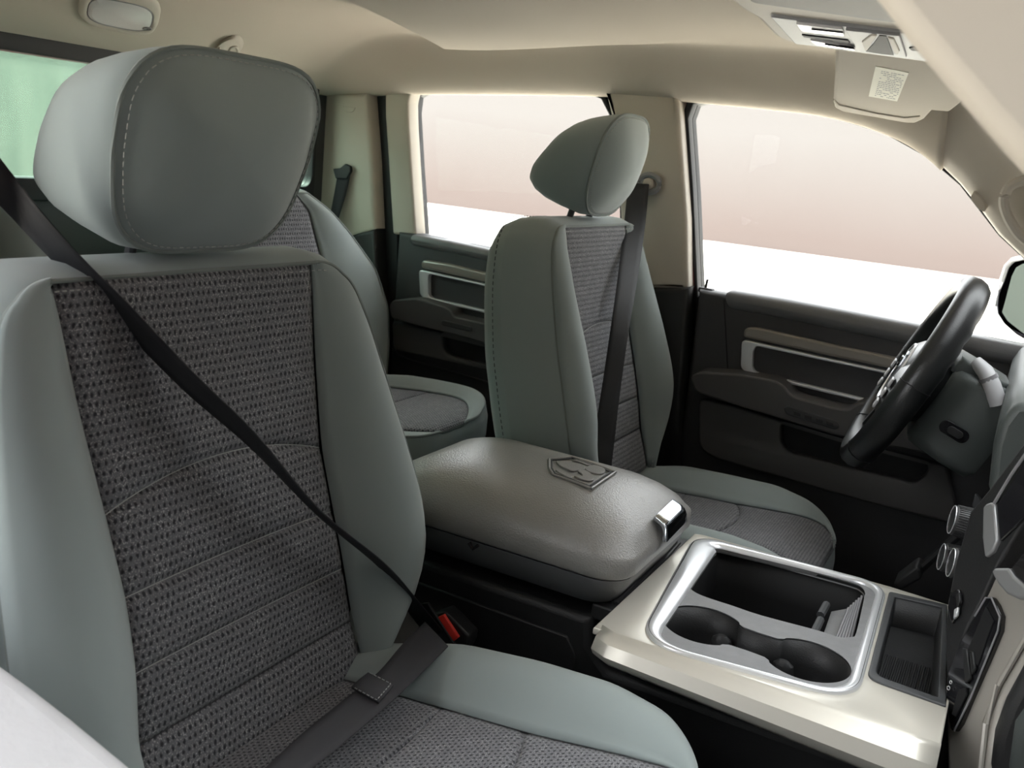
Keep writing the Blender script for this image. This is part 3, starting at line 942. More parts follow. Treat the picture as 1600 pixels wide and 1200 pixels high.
# well walls
def well(name, outline, z0, z1, material, shrink=0.93):
    c = np.mean(np.array(outline), axis=0)
    small = [tuple(c + (np.array(p) - c) * shrink) for p in outline]
    return loft(name, [mk(outline, z1), mk([tuple(c + (np.array(p) - c) * (1 + shrink) / 2) for p in outline], (z0 + z1) / 2), mk(small, z0 + 0.01), mk([tuple(c + (np.array(p) - c) * 0.9 * shrink) for p in outline], z0)], material, con, cap0=False, cap1=True, solid=0.003, offset=1.0)
bw = well('storage_bin', BIN, 0.36, TZ - 0.004, DEEP, 0.94)
cw_ = well('cup_well', CUPS, 0.42, TZ - 0.004, BLACK, 0.93)
for c in (cup1, cup2):   # spring fingers
    f = cz(570, 650, 0.476) if c is cup1 else cz(935, 800, 0.476)
    V, F = loftVF([[(f[0] + 0.017 * sc * math.cos(t), f[1] + 0.010 * sc * math.sin(t), z) for t in np.linspace(0, 2 * math.pi, 16)[:-1]] for sc, z in ((1, 0.43), (1, 0.455), (0.85, 0.468), (0.4, 0.474))], True, True, True)
    mesh('cup_finger', V, F, BLACK, con)
# ribbed mat and divider clip at the front of the bin
for k in range(6):
    t = k / 5.0
    a = cz(1240 + 90 * t, 690, TZ - 0.034); b = cz(1318 + 78 * t, 495 - 70 * t, TZ - 0.010)
    tube('bin_rib', [a, b], 0.0021, GREYPL, con, n=6)
a = crop(1100, 690); b = crop(1210, 520)
prism('bin_mat', [cz(1150, 700, TZ - 0.042), cz(1240, 700, TZ - 0.036), cz(1325, 495, TZ - 0.030), cz(1215, 515, TZ - 0.042)], (0, 0, -0.004), GRAIN, con, bevel=0.001)
prism('bin_ramp', [cz(1236, 700, TZ - 0.038), cz(1345, 700, TZ - 0.036), cz(1400, 425, TZ - 0.011), cz(1320, 497, TZ - 0.013)], (0, 0, -0.003), DEEP, con, bevel=0.001)
tube('divider_clip', [cz(1105, 660, TZ - 0.040), cz(1150, 565, TZ - 0.036)], 0.0065, VINYLDARK, con, n=8)
tube('divider_clip', [cz(1150, 540, TZ - 0.034), cz(1185, 475, TZ - 0.034)], 0.0065, VINYLDARK, con, n=8)
# phone tray ahead of the bezel
tc_ = np.mean(np.array(tray_out), axis=0)
tray_in = [tuple(tc_ + (np.array(p) - tc_) * np.array([0.80, 0.90])) for p in tray_out]
plate('tray_rim', tray_out, [tray_in], TZ - 0.004, TZ + 0.003, 'xy', VINYLDARK, con, bevel=0.002)
small = [tuple(tc_ + (np.array(p) - tc_) * 0.93) for p in tray_in]
loft('phone_tray', [mk(tray_in, TZ), mk(small, TZ - 0.045)], BLACK, con, cap0=False, cap1=True, solid=0.003, offset=1.0)
for k in range(12):
    t = k / 11
    p0 = np.array(small[0]); y0 = tc_[1] - 0.10; y1 = tc_[1] + 0.02
    x = tc_[0] - 0.033 + 0.066 * t
    tube('tray_rib', [(x, y0, TZ - 0.043), (x, y1, TZ - 0.043)], 0.0018, BLACK, con, n=6)
# ribbed roller strip in front of the armrest
for k in range(9):
    x = -0.468 + 0.0062 * k + 0.0
    tube('roller_rib', [(x + 0.012, -0.115, 0.492), (x - 0.004, 0.185, 0.492)], 0.0028, BLACK, con, n=6)
box('roller_base', (-0.475, -0.135, 0.465), (-0.405, 0.215, 0.490), BLACK, con, bevel=0.003)

# armrest: bin below, padded lid above
arm = empty('armrest', (-0.62, 0.01, 0.476), 'grey padded armrest box with an embossed shield and chrome latch', 'armrest')
AX0, AX1, AY0, AY1 = -0.875, -0.418, -0.172, 0.172
acx, acy, ahx, ahy = (AX0 + AX1) / 2, (AY0 + AY1) / 2, (AX1 - AX0) / 2, (AY1 - AY0) / 2


def arm_loop(z, inset, r, shear=0.0):
    return [(x + shear, y, z) for x, y in rrect(acx, acy, ahx - inset, ahy - inset, r, 8)]


lid = []
for z, ins, r in ((0.546, 0.004, 0.05), (0.550, 0.0, 0.052), (0.575, 0.0, 0.055), (0.590, 0.004, 0.058), (0.602, 0.012, 0.062), (0.612, 0.025, 0.066), (0.622, 0.045, 0.07), (0.630, 0.072, 0.07), (0.635, 0.10, 0.055), (0.638, 0.13, 0.03)):
    lid.append([(x, y, z - 0.012 * max(0, (x + 0.62) / 0.2) ** 2 * (1 if z > 0.58 else 0.0)) for x, y, z in arm_loop(z, ins, r)])
lidm = loft('lid', lid, VINYL, arm, angle=75)
ARMBIN = mat('armrest_bin', (0.12, 0.122, 0.127, 1), 0.5, bump=(600, 0.2, 'cells'))
bn = [arm_loop(0.489, 0.040, 0.04), arm_loop(0.494, 0.030, 0.045), arm_loop(0.530, 0.010, 0.05), arm_loop(0.543, 0.006, 0.05)]
loft('bin', bn, ARMBIN, arm, angle=50)
loft('lid_gap', [arm_loop(0.542, 0.010, 0.05), arm_loop(0.547, 0.010, 0.05)], DEEP, arm)
nx_ = P('y', -0.17, 741, 853)
tube('bin_notch', [(nx_[0] - 0.008, AY0 - 0.001, 0.542), (nx_[0], AY0 - 0.001, 0.534), (nx_[0] + 0.008, AY0 - 0.001, 0.542)], 0.003, DEEP, arm, n=6)
# embossed shield with a ram's head
LZ = 0.6385


def emb(pts, z=LZ): return [P('z', z, 840 + x / 6.15, 680 + y / 6.15) for x, y in pts]


def zl(x, y): return LZ - 0.012 * max(0, (x + 0.62) / 0.2) ** 2


def relief(name, pts, h, parent, material=VINYL, bevel=0.001, n=4):
    q = smooth_path(emb(pts), n, True) if n else emb(pts)
    return prism(name, [(p[0], p[1], zl(p[0], p[1]) - 0.004) for p in q], (0, 0, 0.004 + h), material, parent, bevel=bevel, segs=2)


sh = [(112, 232), (330, 212), (748, 345), (520, 500), (150, 380), (112, 320)]
emblem_parent = lidm
shp = emb(sh)
ringp = []
for i in range(len(shp)):
    a, b = shp[i], shp[(i + 1) % len(shp)]
    for k in range(8): ringp.append(a + (b - a) * k / 8)
tube('shield_rim', [(p[0], p[1], zl(p[0], p[1]) + 0.0002) for p in ringp], 0.0024, VINYL, lidm, closed=True, n=8)
c_s = np.mean(shp, axis=0)
tube('shield_rim', [tuple(np.array([c_s[0] + (p[0] - c_s[0]) * 0.89, c_s[1] + (p[1] - c_s[1]) * 0.89, zl(p[0], p[1]) + 0.0006])) for p in ringp], 0.0015, VINYLDARK, lidm, closed=True, n=6)
relief('ram_horn', [(455, 325), (520, 292), (620, 310), (652, 345), (600, 372), (500, 358)], 0.0022, lidm)
relief('ram_horn', [(385, 350), (440, 338), (520, 378), (542, 420), (500, 440), (420, 428), (350, 395), (410, 402), (428, 385)], 0.0026, lidm)
relief('ram_face', [(175, 255), (235, 258), (330, 290), (440, 300), (450, 330), (380, 345), (330, 350), (270, 325), (215, 300)], 0.002, lidm)
relief('ram_brow', [(330, 240), (430, 242), (510, 268), (525, 285), (480, 292), (420, 268)], 0.0014, lidm)
relief('ram_jaw', [(172, 338), (205, 330), (270, 362), (332, 402), (300, 408), (230, 375)], 0.0014, lidm)
# chrome latch wrapped over the front edge
lq = [(1115, 792), (1290, 628), (1420, 830), (1222, 1032)]
LP = lambda x, y: (840 + x / 6.15, 680 + y / 6.15)
la0, la1 = P('x', -0.435, *LP(1115, 792)), P('x', -0.435, *LP(1290, 628))
lb0, lb1 = P('x', -0.408, *LP(1222, 1032)), P('x', -0.408, *LP(1420, 830))
lt = smooth_path([la0, la0 * 0.55 + lb0 * 0.45 + np.array((0.008, 0, 0.004)), lb0], 5), smooth_path([la1, la1 * 0.55 + lb1 * 0.45 + np.array((0.008, 0, 0.004)), lb1], 5)
latch = ribbon('latch', lt[0], lt[1], 0.008, MIRRORCHROME, arm, bevel=0.0015)

# ------------------------------------------------------------------ front passenger seat belt and buckle
belt = empty('seat_belt', (-0.95, -0.84, 0.9), 'dark seat belt crossing the front passenger seat diagonally', 'seat belt')
e_hi = [(-60, 175), (0, 247), (60, 325), (130, 405), (200, 475), (300, 580), (400, 678), (500, 797), (600, 879), (650, 935), (692, 986)]
e_lo = [(-60, 262), (0, 322), (45, 368), (100, 425), (190, 512), (290, 612), (392, 700), (497, 806), (596, 890), (634, 950), (672, 1000)]
bw_ = 0.046
Pa = P('y', -0.80, -60, 215); Pz = P('y', -0.215, 684, 994)
da = np.linalg.norm(Pa - CAM); dz = np.linalg.norm(Pz - CAM)
A_, B_ = [], []
for i, (h_, l_) in enumerate(zip(e_hi, e_lo)):
    t = (h_[0] + 60) / 752.0
    # straight in space: inverse distance runs linearly along the image line
    D = 1 / ((1 - t) / da + t / dz) - 0.15 * math.sin(math.pi * t ** 1.5)
    r1, r2 = ray(*h_), ray(*l_)
    r1 /= np.linalg.norm(r1); r2 /= np.linalg.norm(r2)
    wimg = np.linalg.norm(r1 - r2) * D
    dd = math.sqrt(max(bw_ ** 2 - wimg ** 2, 0.0))
    A_.append(CAM + r1 * (D - dd / 2)); B_.append(CAM + r2 * (D + dd / 2))
ribbon('shoulder_webbing', smooth_path(A_, 5), smooth_path(B_, 5), 0.0016, BELT, belt)
l_hi = [(664, 972), (628, 1008), (592, 1050), (545, 1088), (480, 1140), (420, 1195), (340, 1270)]
l_lo = [(700, 1010), (660, 1050), (612, 1096), (575, 1128), (520, 1175), (470, 1215), (400, 1290)]
zz = [0.462, 0.462, 0.461, 0.460, 0.458, 0.456, 0.45]
LA = [P('z', z, *p) for p, z in zip(l_hi, zz)]; LB = [P('z', z, *p) for p, z in zip(l_lo, zz)]
ribbon('lap_webbing', smooth_path(LA, 4), smooth_path(LB, 4), 0.0018, LAPBELT, belt)
PA = [P('z', 0.4635, *p) for p in ((592, 1049), (568, 1070), (546, 1088))]; PB = [P('z', 0.4635, *p) for p in ((614, 1078), (600, 1090), (580, 1106))]
PA = [P('z', 0.4635, *p) for p in ((575, 1052), (562, 1062), (549, 1074))]; PB = [P('z', 0.4635, *p) for p in ((614, 1072), (604, 1084), (592, 1098))]
fold = ribbon('sewn_fold', PA, PB, 0.003, LAPBELT, belt)
dashes('stitching', [PA[0] * 0.92 + PB[0] * 0.08 + (0, 0, 0.002), PB[0] * 0.92 + PA[0] * 0.08 + (0, 0, 0.002), PB[2] * 0.92 + PA[2] * 0.08 + (0, 0, 0.002), PA[2] * 0.92 + PB[2] * 0.08 + (0, 0, 0.002)], 0.0007, 0.004, 0.003, THREAD, fold)
# tongue: dark loop bar
tg = [P('y', -0.222, *p) for p in ((655, 950), (665, 978), (680, 1006), (698, 1022))]
tube('tongue', smooth_path(tg, 5), [0.006, 0.007, 0.008, 0.009, 0.010, 0.010, 0.011, 0.011, 0.011, 0.011, 0.011, 0.011, 0.011, 0.011, 0.010, 0.008][:len(smooth_path(tg, 5))], BLACK, belt, n=10)
prism('tongue_plate', [P('y', -0.219, *p) for p in ((650, 945), (668, 942), (712, 1010), (700, 1024), (690, 1020))], (0, 0.006, 0), BLACK, belt, bevel=0.002)

buck = empty('belt_buckle', (-0.60, -0.2, 0.40), 'black seat belt buckle with a red release button beside the passenger seat', 'buckle')
bxy = [P('y', -0.205, *p) for p in ((676, 965), (696, 955), (733, 994), (730, 1012), (706, 1045), (690, 1040), (712, 1012))]
bk = [P('y', -0.213, *p) for p in ((674, 962), (694, 956), (720, 998), (702, 1012))]
prism('housing', [P('y', -0.212, *p) for p in ((673, 962), (694, 955), (708, 968), (733, 994), (731, 1008), (712, 1040), (690, 1052), (676, 1045), (702, 1015))], (0.0, 0.030, 0), BLACK, buck, bevel=0.004)
prism('release_button', [P('y', -0.2165, *p) for p in ((679, 967), (693, 960.5), (716.5, 996), (703.5, 1006.5))], (0, 0.008, 0), RED, buck, bevel=0.0012, segs=2)
tube('strap', [P('y', -0.19, 705, 1040), P('y', -0.19, 690, 1075), P('y', -0.19, 670, 1120)], 0.014, BLACK, buck, n=8, squash=(1, 0.5))

# driver's seat belt
db = empty('seat_belt', (-0.72, 0.77, 1.1), 'black seat belt hanging in front of the driver seat from a beige pillar guide', 'seat belt')
dA = [P('y', 0.74, 983, 288), P('y', 0.70, 975, 345), P('y', 0.60, 955, 480), P('y', 0.50, 935, 615), P('y', 0.42, 922, 690), P('y', 0.38, 915, 740)]
dB = [P('y', 0.74, 1013, 288), P('y', 0.70, 1008, 345), P('y', 0.60, 994, 430), P('y', 0.52, 975, 560), P('y', 0.43, 962, 700), P('y', 0.38, 956, 745)]
dA = [P('y', v, *p) for v, p in ((0.745, (981, 286)), (0.68, (977, 330)), (0.54, (967, 420)), (0.44, (953, 520)), (0.37, (938, 620)), (0.33, (926, 690)), (0.30, (918, 740)))]
dB = [P('y', v, *p) for v, p in ((0.745, (1014, 288)), (0.69, (1009, 345)), (0.57, (997, 430)), (0.46, (982, 520)), (0.39, (968, 620)), (0.35, (960, 690)), (0.32, (954, 740)))]
ribbon('webbing', smooth_path(dA, 4), smooth_path(dB, 4), 0.0016, BELT, db)
gc = P('y', 0.76, 1014, 287)
tube('guide_ring', [gc + np.array((0.026 * math.cos(t), 0, 0.020 * math.sin(t))) for t in np.linspace(0, 2 * math.pi, 21)[:-1]], 0.007, GREYPL, db, closed=True, n=8)
V, F = loftVF([[tuple(gc + np.array((r_ * math.cos(t), d_, r_ * math.sin(t)))) for t in np.linspace(0, 2 * math.pi, 17)[:-1]] for r_, d_ in ((0.013, 0.012), (0.013, -0.006), (0.009, -0.010))], True, True, True)
mesh('guide_bolt', V, F, BEIGEPL, db)
prism('guide_slot', [gc + np.array(v) for v in ((-0.055, 0.010, -0.004), (0.0, 0.010, 0.012), (0.0, 0.010, -0.008), (-0.05, 0.010, -0.016))], (0, -0.012, 0), GREYPL, db, bevel=0.003)

# rear seat belt
rbelt = empty('seat_belt', (-1.69, 0.75, 1.05), 'thin dark rear seat belt hanging from the rear pillar', 'seat belt')
rA = [P('y', v, *p) for v, p in ((0.75, (528, 270)), (0.745, (522, 305)), (0.72, (513, 352)), (0.70, (506, 400)), (0.68, (498, 440)))]
rB = [P('y', v, *p) for v, p in ((0.75, (548, 272)), (0.745, (540, 305)), (0.72, (526, 352)), (0.70, (515, 400)), (0.68, (506, 440)))]
ribbon('webbing', smooth_path(rA, 4), smooth_path(rB, 4), 0.0016, BELT, rbelt)
prism('guide', [P('y', 0.755, *p) for p in ((524, 264), (535, 263), (543, 256), (551, 260), (552, 268), (545, 280), (528, 279))], (0, -0.012, 0), RUBBER, rbelt, bevel=0.003)

# ------------------------------------------------------------------ driver's doors
def ext_px(name, ax, val, pts, depth, material, parent, bevel=0.0, r=None, **kw):
    """panel whose outline lies in the plane x/y = val, with real thickness behind it"""
    q = PL(ax, val, pts)
    v = (0, depth, 0) if ax == 'y' else (depth, 0, 0) if ax == 'x' else (0, 0, depth)
    if r:
        if ax == 'y':
            q2 = roundpoly([(p[0], p[2]) for p in q], r); q = [(a, val, b) for a, b in q2]
        elif ax == 'z':
            q2 = roundpoly([(p[0], p[1]) for p in q], r); q = [(a, b, val) for a, b in q2]
    return prism(name, q, v, material, parent, bevel=bevel, **kw)


belt_f = xz('y', 0.79, [(1092, 452), (1140, 460), (1220, 472), (1300, 487), (1400, 506), (1500, 526), (1600, 546)])
d1 = struct(plate('door_1', belt_f + [(0.30, 0.85), (0.30, 0.06), (belt_f[0][0] + 0.02, 0.06)], [], 0.782, 0.85, 'xz', CHARCOAL, bevel=0.018), 'charcoal inner panel of the driver door')
ext_px('sill_cap', 'y', 0.772, [(1128, 452), (1220, 467), (1300, 482), (1450, 511), (1640, 549), (1640, 588), (1450, 548), (1300, 517), (1220, 500), (1131, 484)], 0.075, SILLV, d1, bevel=0.026, segs=5)
ext_px('accent_strip', 'y', 0.772, [(1162, 516), (1168, 511), (1185, 512), (1300, 538), (1420, 563), (1600, 604), (1600, 622), (1400, 578), (1290, 555), (1185, 532), (1161, 527)], 0.03, STRIP, d1, bevel=0.010)
co = PL('y', 0.774, [(1160, 530), (1186, 536), (1400, 583), (1600, 628), (1600, 690), (1400, 640), (1180, 586), (1158, 576)])
ci = PL('y', 0.774, [(1182, 540), (1400, 587), (1596, 632), (1596, 682), (1400, 635), (1180, 581), (1176, 574), (1177, 548)])
plate('chrome_frame', roundpoly([(p[0], p[2]) for p in co], 0.012), [roundpoly([(p[0], p[2]) for p in ci], 0.008)], 0.768, 0.79, 'xz', CHROME, d1, bevel=0.002)
ext_px('inset_panel', 'y', 0.784, [(1178, 540), (1400, 586), (1600, 630), (1600, 688), (1400, 637), (1178, 582)], 0.02, CHARSOFT, d1, bevel=0.003)
ar = [(1078, 588), (1090, 581), (1150, 584), (1212, 595), (1226, 603), (1236, 618), (1300, 636), (1325, 640), (1338, 630), (1360, 628), (1500, 655), (1500, 720), (1310, 682), (1230, 658), (1150, 634), (1086, 613)]
aro = ext_px('armrest', 'y', 0.715, ar, 0.085, CHARSOFT, d1, bevel=0.012, r=0.012)
ext_px('switch_panel', 'y', 0.712, [(1224, 637), (1230, 634), (1308, 659), (1312, 667), (1306, 672), (1229, 648)], 0.006, CHARCOAL, aro, bevel=0.0025, r=0.006)
for k in range(4):
    bx = 1240 + 17 * k; by = 642.5 + 5.2 * k
    ext_px('window_switch', 'y', 0.710, [(bx, by), (bx + 11, by + 3.4), (bx + 11, by + 9), (bx, by + 5.6)], 0.005, BLACK, aro, bevel=0.001, segs=2)
lpo = PL('y', 0.765, [(1094, 622), (1150, 634), (1310, 684), (1480, 728), (1500, 820), (1420, 800), (1300, 768), (1120, 716), (1100, 704), (1093, 690)])
lph = PL('y', 0.765, [(1222, 660), (1310, 686), (1452, 724), (1448, 740), (1432, 752), (1420, 752), (1236, 707), (1222, 692)])
plate('lower_panel', roundpoly([(p[0], p[2]) for p in lpo], 0.015), [roundpoly([(p[0], p[2]) for p in lph], 0.012)], 0.755, 0.79, 'xz', CHARSOFT, d1, bevel=0.006)
ext_px('map_pocket', 'y', 0.7805, [(1215, 655), (1460, 720), (1440, 760), (1220, 705)], 0.004, DEEP, d1)
lk = P('y', 0.815, 1102, 452)
box('lock_base', tuple(lk + (-0.014, -0.012, -0.008)), tuple(lk + (0.02, 0.012, 0.004)), CHARCOAL, d1, bevel=0.003)
tube('lock_pin', [lk, lk + np.array((0.002, 0, 0.024))], 0.0032, BLACK, d1, n=10)
tube('door_seam', PL('y', 0.780, [(1131, 468), (1134, 520), (1137, 575)]), 0.0012, DEEP, d1, n=5)

belt_r = xz('y', 0.79, [(624, 362), (655, 366), (700, 375), (760, 387), (830, 402), (960, 428)])
d2 = struct(plate('door_2', belt_r + [(-0.76, 0.06), (belt_r[0][0] + 0.01, 0.06)], [], 0.782, 0.85, 'xz', CHARCOAL, bevel=0.014), 'charcoal inner panel of the rear door')
ext_px('sill_cap', 'y', 0.774, [(638, 365), (700, 376), (780, 393), (900, 417), (900, 438), (780, 413), (700, 396), (638, 384)], 0.07, SILLV, d2, bevel=0.022, segs=5)
ext_px('accent_strip', 'y', 0.772, [(657, 410), (662, 406), (700, 412), (760, 426), (900, 456), (900, 472), (760, 441), (690, 426), (658, 419)], 0.03, STRIP, d2, bevel=0.008)
co = PL('y', 0.774, [(656, 421), (674, 425), (760, 444), (900, 475), (900, 520), (760, 489), (676, 470), (658, 462)])
ci = PL('y', 0.774, [(673, 428), (760, 447), (897, 478), (897, 515), (760, 485), (676, 466), (671, 461), (671, 433)])
plate('chrome_frame', roundpoly([(p[0], p[2]) for p in co], 0.012), [roundpoly([(p[0], p[2]) for p in ci], 0.008)], 0.768, 0.79, 'xz', CHROME, d2, bevel=0.002)
ext_px('inset_panel', 'y', 0.784, [(672, 428), (760, 446), (900, 478), (900, 517), (760, 486), (672, 466)], 0.02, CHARSOFT, d2, bevel=0.003)
ar = [(607, 478), (613, 469), (650, 466), (692, 478), (704, 484), (708, 494), (760, 506), (900, 540), (900, 570), (760, 538), (700, 521), (650, 509), (611, 497)]
aro = ext_px('armrest', 'y', 0.725, ar, 0.075, CHARSOFT, d2, bevel=0.012, r=0.01)
ext_px('switch_panel', 'y', 0.722, [(689, 502), (692, 500), (736, 511), (737, 517), (733, 518), (690, 508)], 0.006, CHARCOAL, aro, bevel=0.002, r=0.005)
lpo = PL('y', 0.765, [(615, 500), (700, 522), (800, 548), (900, 572), (900, 640), (760, 598), (640, 562), (622, 554), (617, 540)])
lph = PL('y', 0.765, [(694, 521), (760, 538), (880, 568), (880, 598), (760, 569), (704, 556), (695, 545)])
plate('lower_panel', roundpoly([(p[0], p[2]) for p in lpo], 0.015), [roundpoly([(p[0], p[2]) for p in lph], 0.012)], 0.755, 0.79, 'xz', CHARSOFT, d2, bevel=0.006)
ext_px('map_pocket', 'y', 0.7805, [(690, 516), (890, 565), (890, 602), (690, 556)], 0.004, DEEP, d2)

# driver's front pillar trim and grab handle
low = [(1450, 247), (1475, 266), (1500, 290), (1530, 327), (1560, 368), (1600, 406), (1640, 443), (1690, 486), (1740, 528)]
rows = []
ys_ = np.linspace(0.81, 0.42, 14)
z0_ = ceil_z(-0.20, 0.80)
for k, px_ in enumerate(low):
    p = P('y', 0.81, *px_); t = k / (len(low) - 1)
    wid = 1.0 - 0.62 * min(1, t * 1.4)
    L = [np.array((p[0] + 0.01, 0.845, p[2] - 0.004))]
    for y in ys_:
        rise = (ceil_z(-0.205, min(y, 0.80)) - z0_) * (0.55 + 0.45 * wid)
        f = (0.81 - y) / 0.39
        L.append(np.array((p[0] + 0.22 * t * f * 0.5, 0.81 - (0.81 - y) * wid, p[2] + rise)))
    rows.append(L)
ap = struct(loft('trim_12', rows, BEIGEPL, None, closed=False, cap0=False, cap1=False, solid=0.006, offset=1.0, angle=80), 'beige trim of the driver side front pillar')
bt = [P('y', 0.772, *p) for p in ((1517, 306), (1523, 303), (1531, 309), (1538, 320), (1540, 328), (1536, 331), (1527, 325), (1519, 314))]
prism('airbag_badge', [tuple(p) for p in smooth_path(bt, 3, True)], (0.004, 0.012, 0.012), BEIGEPL, ap, bevel=0.001)
hl = [(1574, 296), (1590, 285), (1620, 283), (1680, 320), (1720, 370), (1700, 410), (1640, 395), (1600, 374), (1578, 345), (1569, 318)]
HP = [P('y', 0.70, *p) for p in hl]
tube('grab_handle', smooth_path(HP, 5, True), 0.010, BEIGEPL, ap, closed=True, n=10)

# ------------------------------------------------------------------ steering wheel and column
wheel_c = None
WY = 0.46
wt, wb = P('y', WY, 1523, 452), P('y', WY, 1334, 706)
wc = (wt + wb) / 2
tdir = (wt - wb) / np.linalg.norm(wt - wb)
WR = np.linalg.norm(wt - wb) / 2
ydir = np.array([0, 1.0, 0])
ndir = np.cross(tdir, ydir); ndir /= np.linalg.norm(ndir)
if ndir[0] > 0: ndir = -ndir     # towards the driver
_ya = math.radians(6.0)
ydir = np.array([-math.sin(_ya), math.cos(_ya), 0.0]); ydir /= np.linalg.norm(ydir)
ndir = np.cross(tdir, ydir); ndir /= np.linalg.norm(ndir)
if ndir[0] > 0: ndir = -ndir
st = empty('steering_wheel', tuple(wc), 'black leather steering wheel in front of the driver seat', 'steering wheel')
WF = lambda a, b, n: wc + ydir * a + tdir * b + ndir * n
N = 72
rim = [WF(WR * math.cos(2 * math.pi * k / N), WR * math.sin(2 * math.pi * k / N), 0) for k in range(N)]
loops = []
for k in range(N + 1):
    t = 2 * math.pi * k / N
    rd = ydir * math.cos(t) + tdir * math.sin(t)
    grip = 1.0 + (0.06 * math.cos(26 * t) if (0.25 < t < 0.95 or 2.2 < t < 2.9) else 0.0)
    fat = 0.0225
    L = []
    for j in range(12):
        a = 2 * math.pi * j / 12
        rr = fat * (1 + (grip - 1) * max(0, -math.sin(a) * 0.7 + 0.3))
        L.append(WF(WR * math.cos(t), WR * math.sin(t), 0) + rd * rr * math.cos(a) * 0.92 + ndir * rr * math.sin(a) * 1.18)
    loops.append(L)
loft('rim', loops, WHEELM, st, cap0=False, cap1=False)
for t in (0.06, math.pi - 0.06, -0.9, math.pi + 0.9):
    rd = ydir * math.cos(t) + tdir * math.sin(t)
    tube('rim_seam', [WF(WR * math.cos(t), WR * math.sin(t), 0) + rd * 0.0229 * 0.92 * math.cos(a) + ndir * 0.0229 * 1.18 * math.sin(a) for a in np.linspace(0, 2 * math.pi, 17)[:-1]], 0.0009, DEEP, st, closed=True, n=5)
# hub pad with dished spokes
hub = []
for d, s in ((-0.055, 0.72), (-0.03, 0.95), (-0.005, 1.0), (0.012, 0.96), (0.022, 0.80), (0.026, 0.4)):
    hub.append([WF(0.080 * s * math.copysign(abs(math.cos(t)) ** 0.7, math.cos(t)), -0.01 + 0.075 * s * math.copysign(abs(math.sin(t)) ** 0.7, math.sin(t)), d) for t in np.linspace(0, 2 * math.pi, 33)[:-1]])
loft('hub', hub, WHEELM, st)
for sg in (-1, 1):
    sp = []
    for q in np.linspace(0, 1, 7):
        a = sg * (0.065 + (WR - 0.068) * q); hw = 0.055 - 0.010 * q; n0 = 0.010 - 0.006 * q; th = 0.030 - 0.006 * q
        sp.append([WF(a, -0.03 + hw * c, n0 + th * s) for c, s in ((1, 0.2), (0.7, 0.55), (0, 0.65), (-0.7, 0.55), (-1, 0.2), (-0.9, -0.6), (0, -1), (0.9, -0.6))])
    o = loft('spoke', sp, WHEELM, st)
    for r_ in range(3):
        pr = [WF(sg * 0.105 + dx, -0.015 - 0.022 * r_ + dy, 0.027) for dx, dy in ((-0.014, -0.008), (0.014, -0.008), (0.014, 0.008), (-0.014, 0.008))]
        prism('thumb_button', pr, ndir * 0.004, LIGHTGREY, o, bevel=0.0015, segs=2)
    sp = []
    for q in np.linspace(0, 1, 6):
        b = -0.06 - (WR - 0.06) * q; a0 = sg * (0.025 + 0.075 * q)
        b = -(0.06 + (WR * 0.86 - 0.06) * q)
        sp.append([WF(a0 + 0.018 * c, b, 0.004 + 0.010 * s) for c, s in ((1, 0), (0.6, 0.8), (-0.6, 0.8), (-1, 0), (-0.6, -0.8), (0.6, -0.8))])
    loft('lower_spoke', sp, WHEELM, st)
embp = [(-0.018, 0.024), (0.0, 0.027), (0.018, 0.024), (0.020, -0.004), (0.0, -0.028), (-0.020, -0.004)]
sw_e = prism('shield_badge', [WF(a, b + 0.005, 0.024) for a, b in embp], ndir * 0.005, MIRRORCHROME, st, bevel=0.002)
for sg in (-1, 1):
    tube('ram_horn', [WF(sg * (0.006 + 0.007 * math.cos(t)), 0.010 + 0.008 * math.sin(t), 0.030) for t in np.linspace(0.3, 5.2, 12)], 0.0022, GLOSSBLACK, sw_e, n=6)
tube('bezel_ring', [WF(0.062 * math.cos(t), -0.01 + 0.058 * math.sin(t), 0.0235) for t in np.linspace(0, 2 * math.pi, 33)[:-1]], 0.0028, CHROME, st, closed=True, n=6)

sc_ = empty('steering_column', tuple(wc - ndir * 0.1), 'dark steering column shroud with a pale stalk behind the wheel', 'steering column')
Lc = []
for n_, hy, hb0, hb1, r in ((-0.050, 0.062, -0.088, 0.055, 0.02), (-0.058, 0.070, -0.096, 0.060, 0.022), (-0.12, 0.078, -0.100, 0.070, 0.022), (-0.165, 0.080, -0.098, 0.070, 0.022), (-0.175, 0.074, -0.090, 0.064, 0.02)):
    Lc.append([WF(a, b, n_) for a, b in rrect(0, (hb0 + hb1) / 2, hy, (hb1 - hb0) / 2, r, 5)])
shroud = loft('shroud', Lc, DASH, sc_, angle=50)
Lc = [[WF(a, b, n_) for a, b in rrect(0, 0.062, hy, 0.016, 0.008, 4)] for n_, hy in ((-0.045, 0.050), (-0.052, 0.058), (-0.125, 0.060), (-0.135, 0.054))]
loft('upper_cover', Lc, DASH, sc_, angle=50)
sl = [(-0.085, -0.030), (-0.130, -0.030), (-0.130, -0.052), (-0.085, -0.052)]
slot = [(n_, b) for n_, b in rrect(-0.105, -0.035, 0.026, 0.012, 0.0115, 6)]
prism('adjust_recess', [WF(-0.0800, b, n_) for n_, b in slot], -ydir * 0.002, GLOSSBLACK, shroud, bevel=0.0008)
prism('adjust_button', [WF(-0.0815, b, n_) for n_, b in rrect(-0.107, -0.035, 0.014, 0.007, 0.0068, 6)], -ydir * 0.003, BLACK, shroud, bevel=0.001)
s0 = WF(-0.02, 0.062, -0.135)
tube('stalk', [P('y', 0.40, 1560, 632), P('y', 0.40, 1550, 602), P('y', 0.41, 1539, 580), P('y', 0.42, 1524, 566)], [0.015, 0.0145, 0.0135, 0.012], LIGHTGREY, sc_, n=12)
tube('stalk_ring', [P('y', 0.405, 1546, 594), P('y', 0.405, 1543, 588)], 0.0158, GREYPL, sc_, n=14)

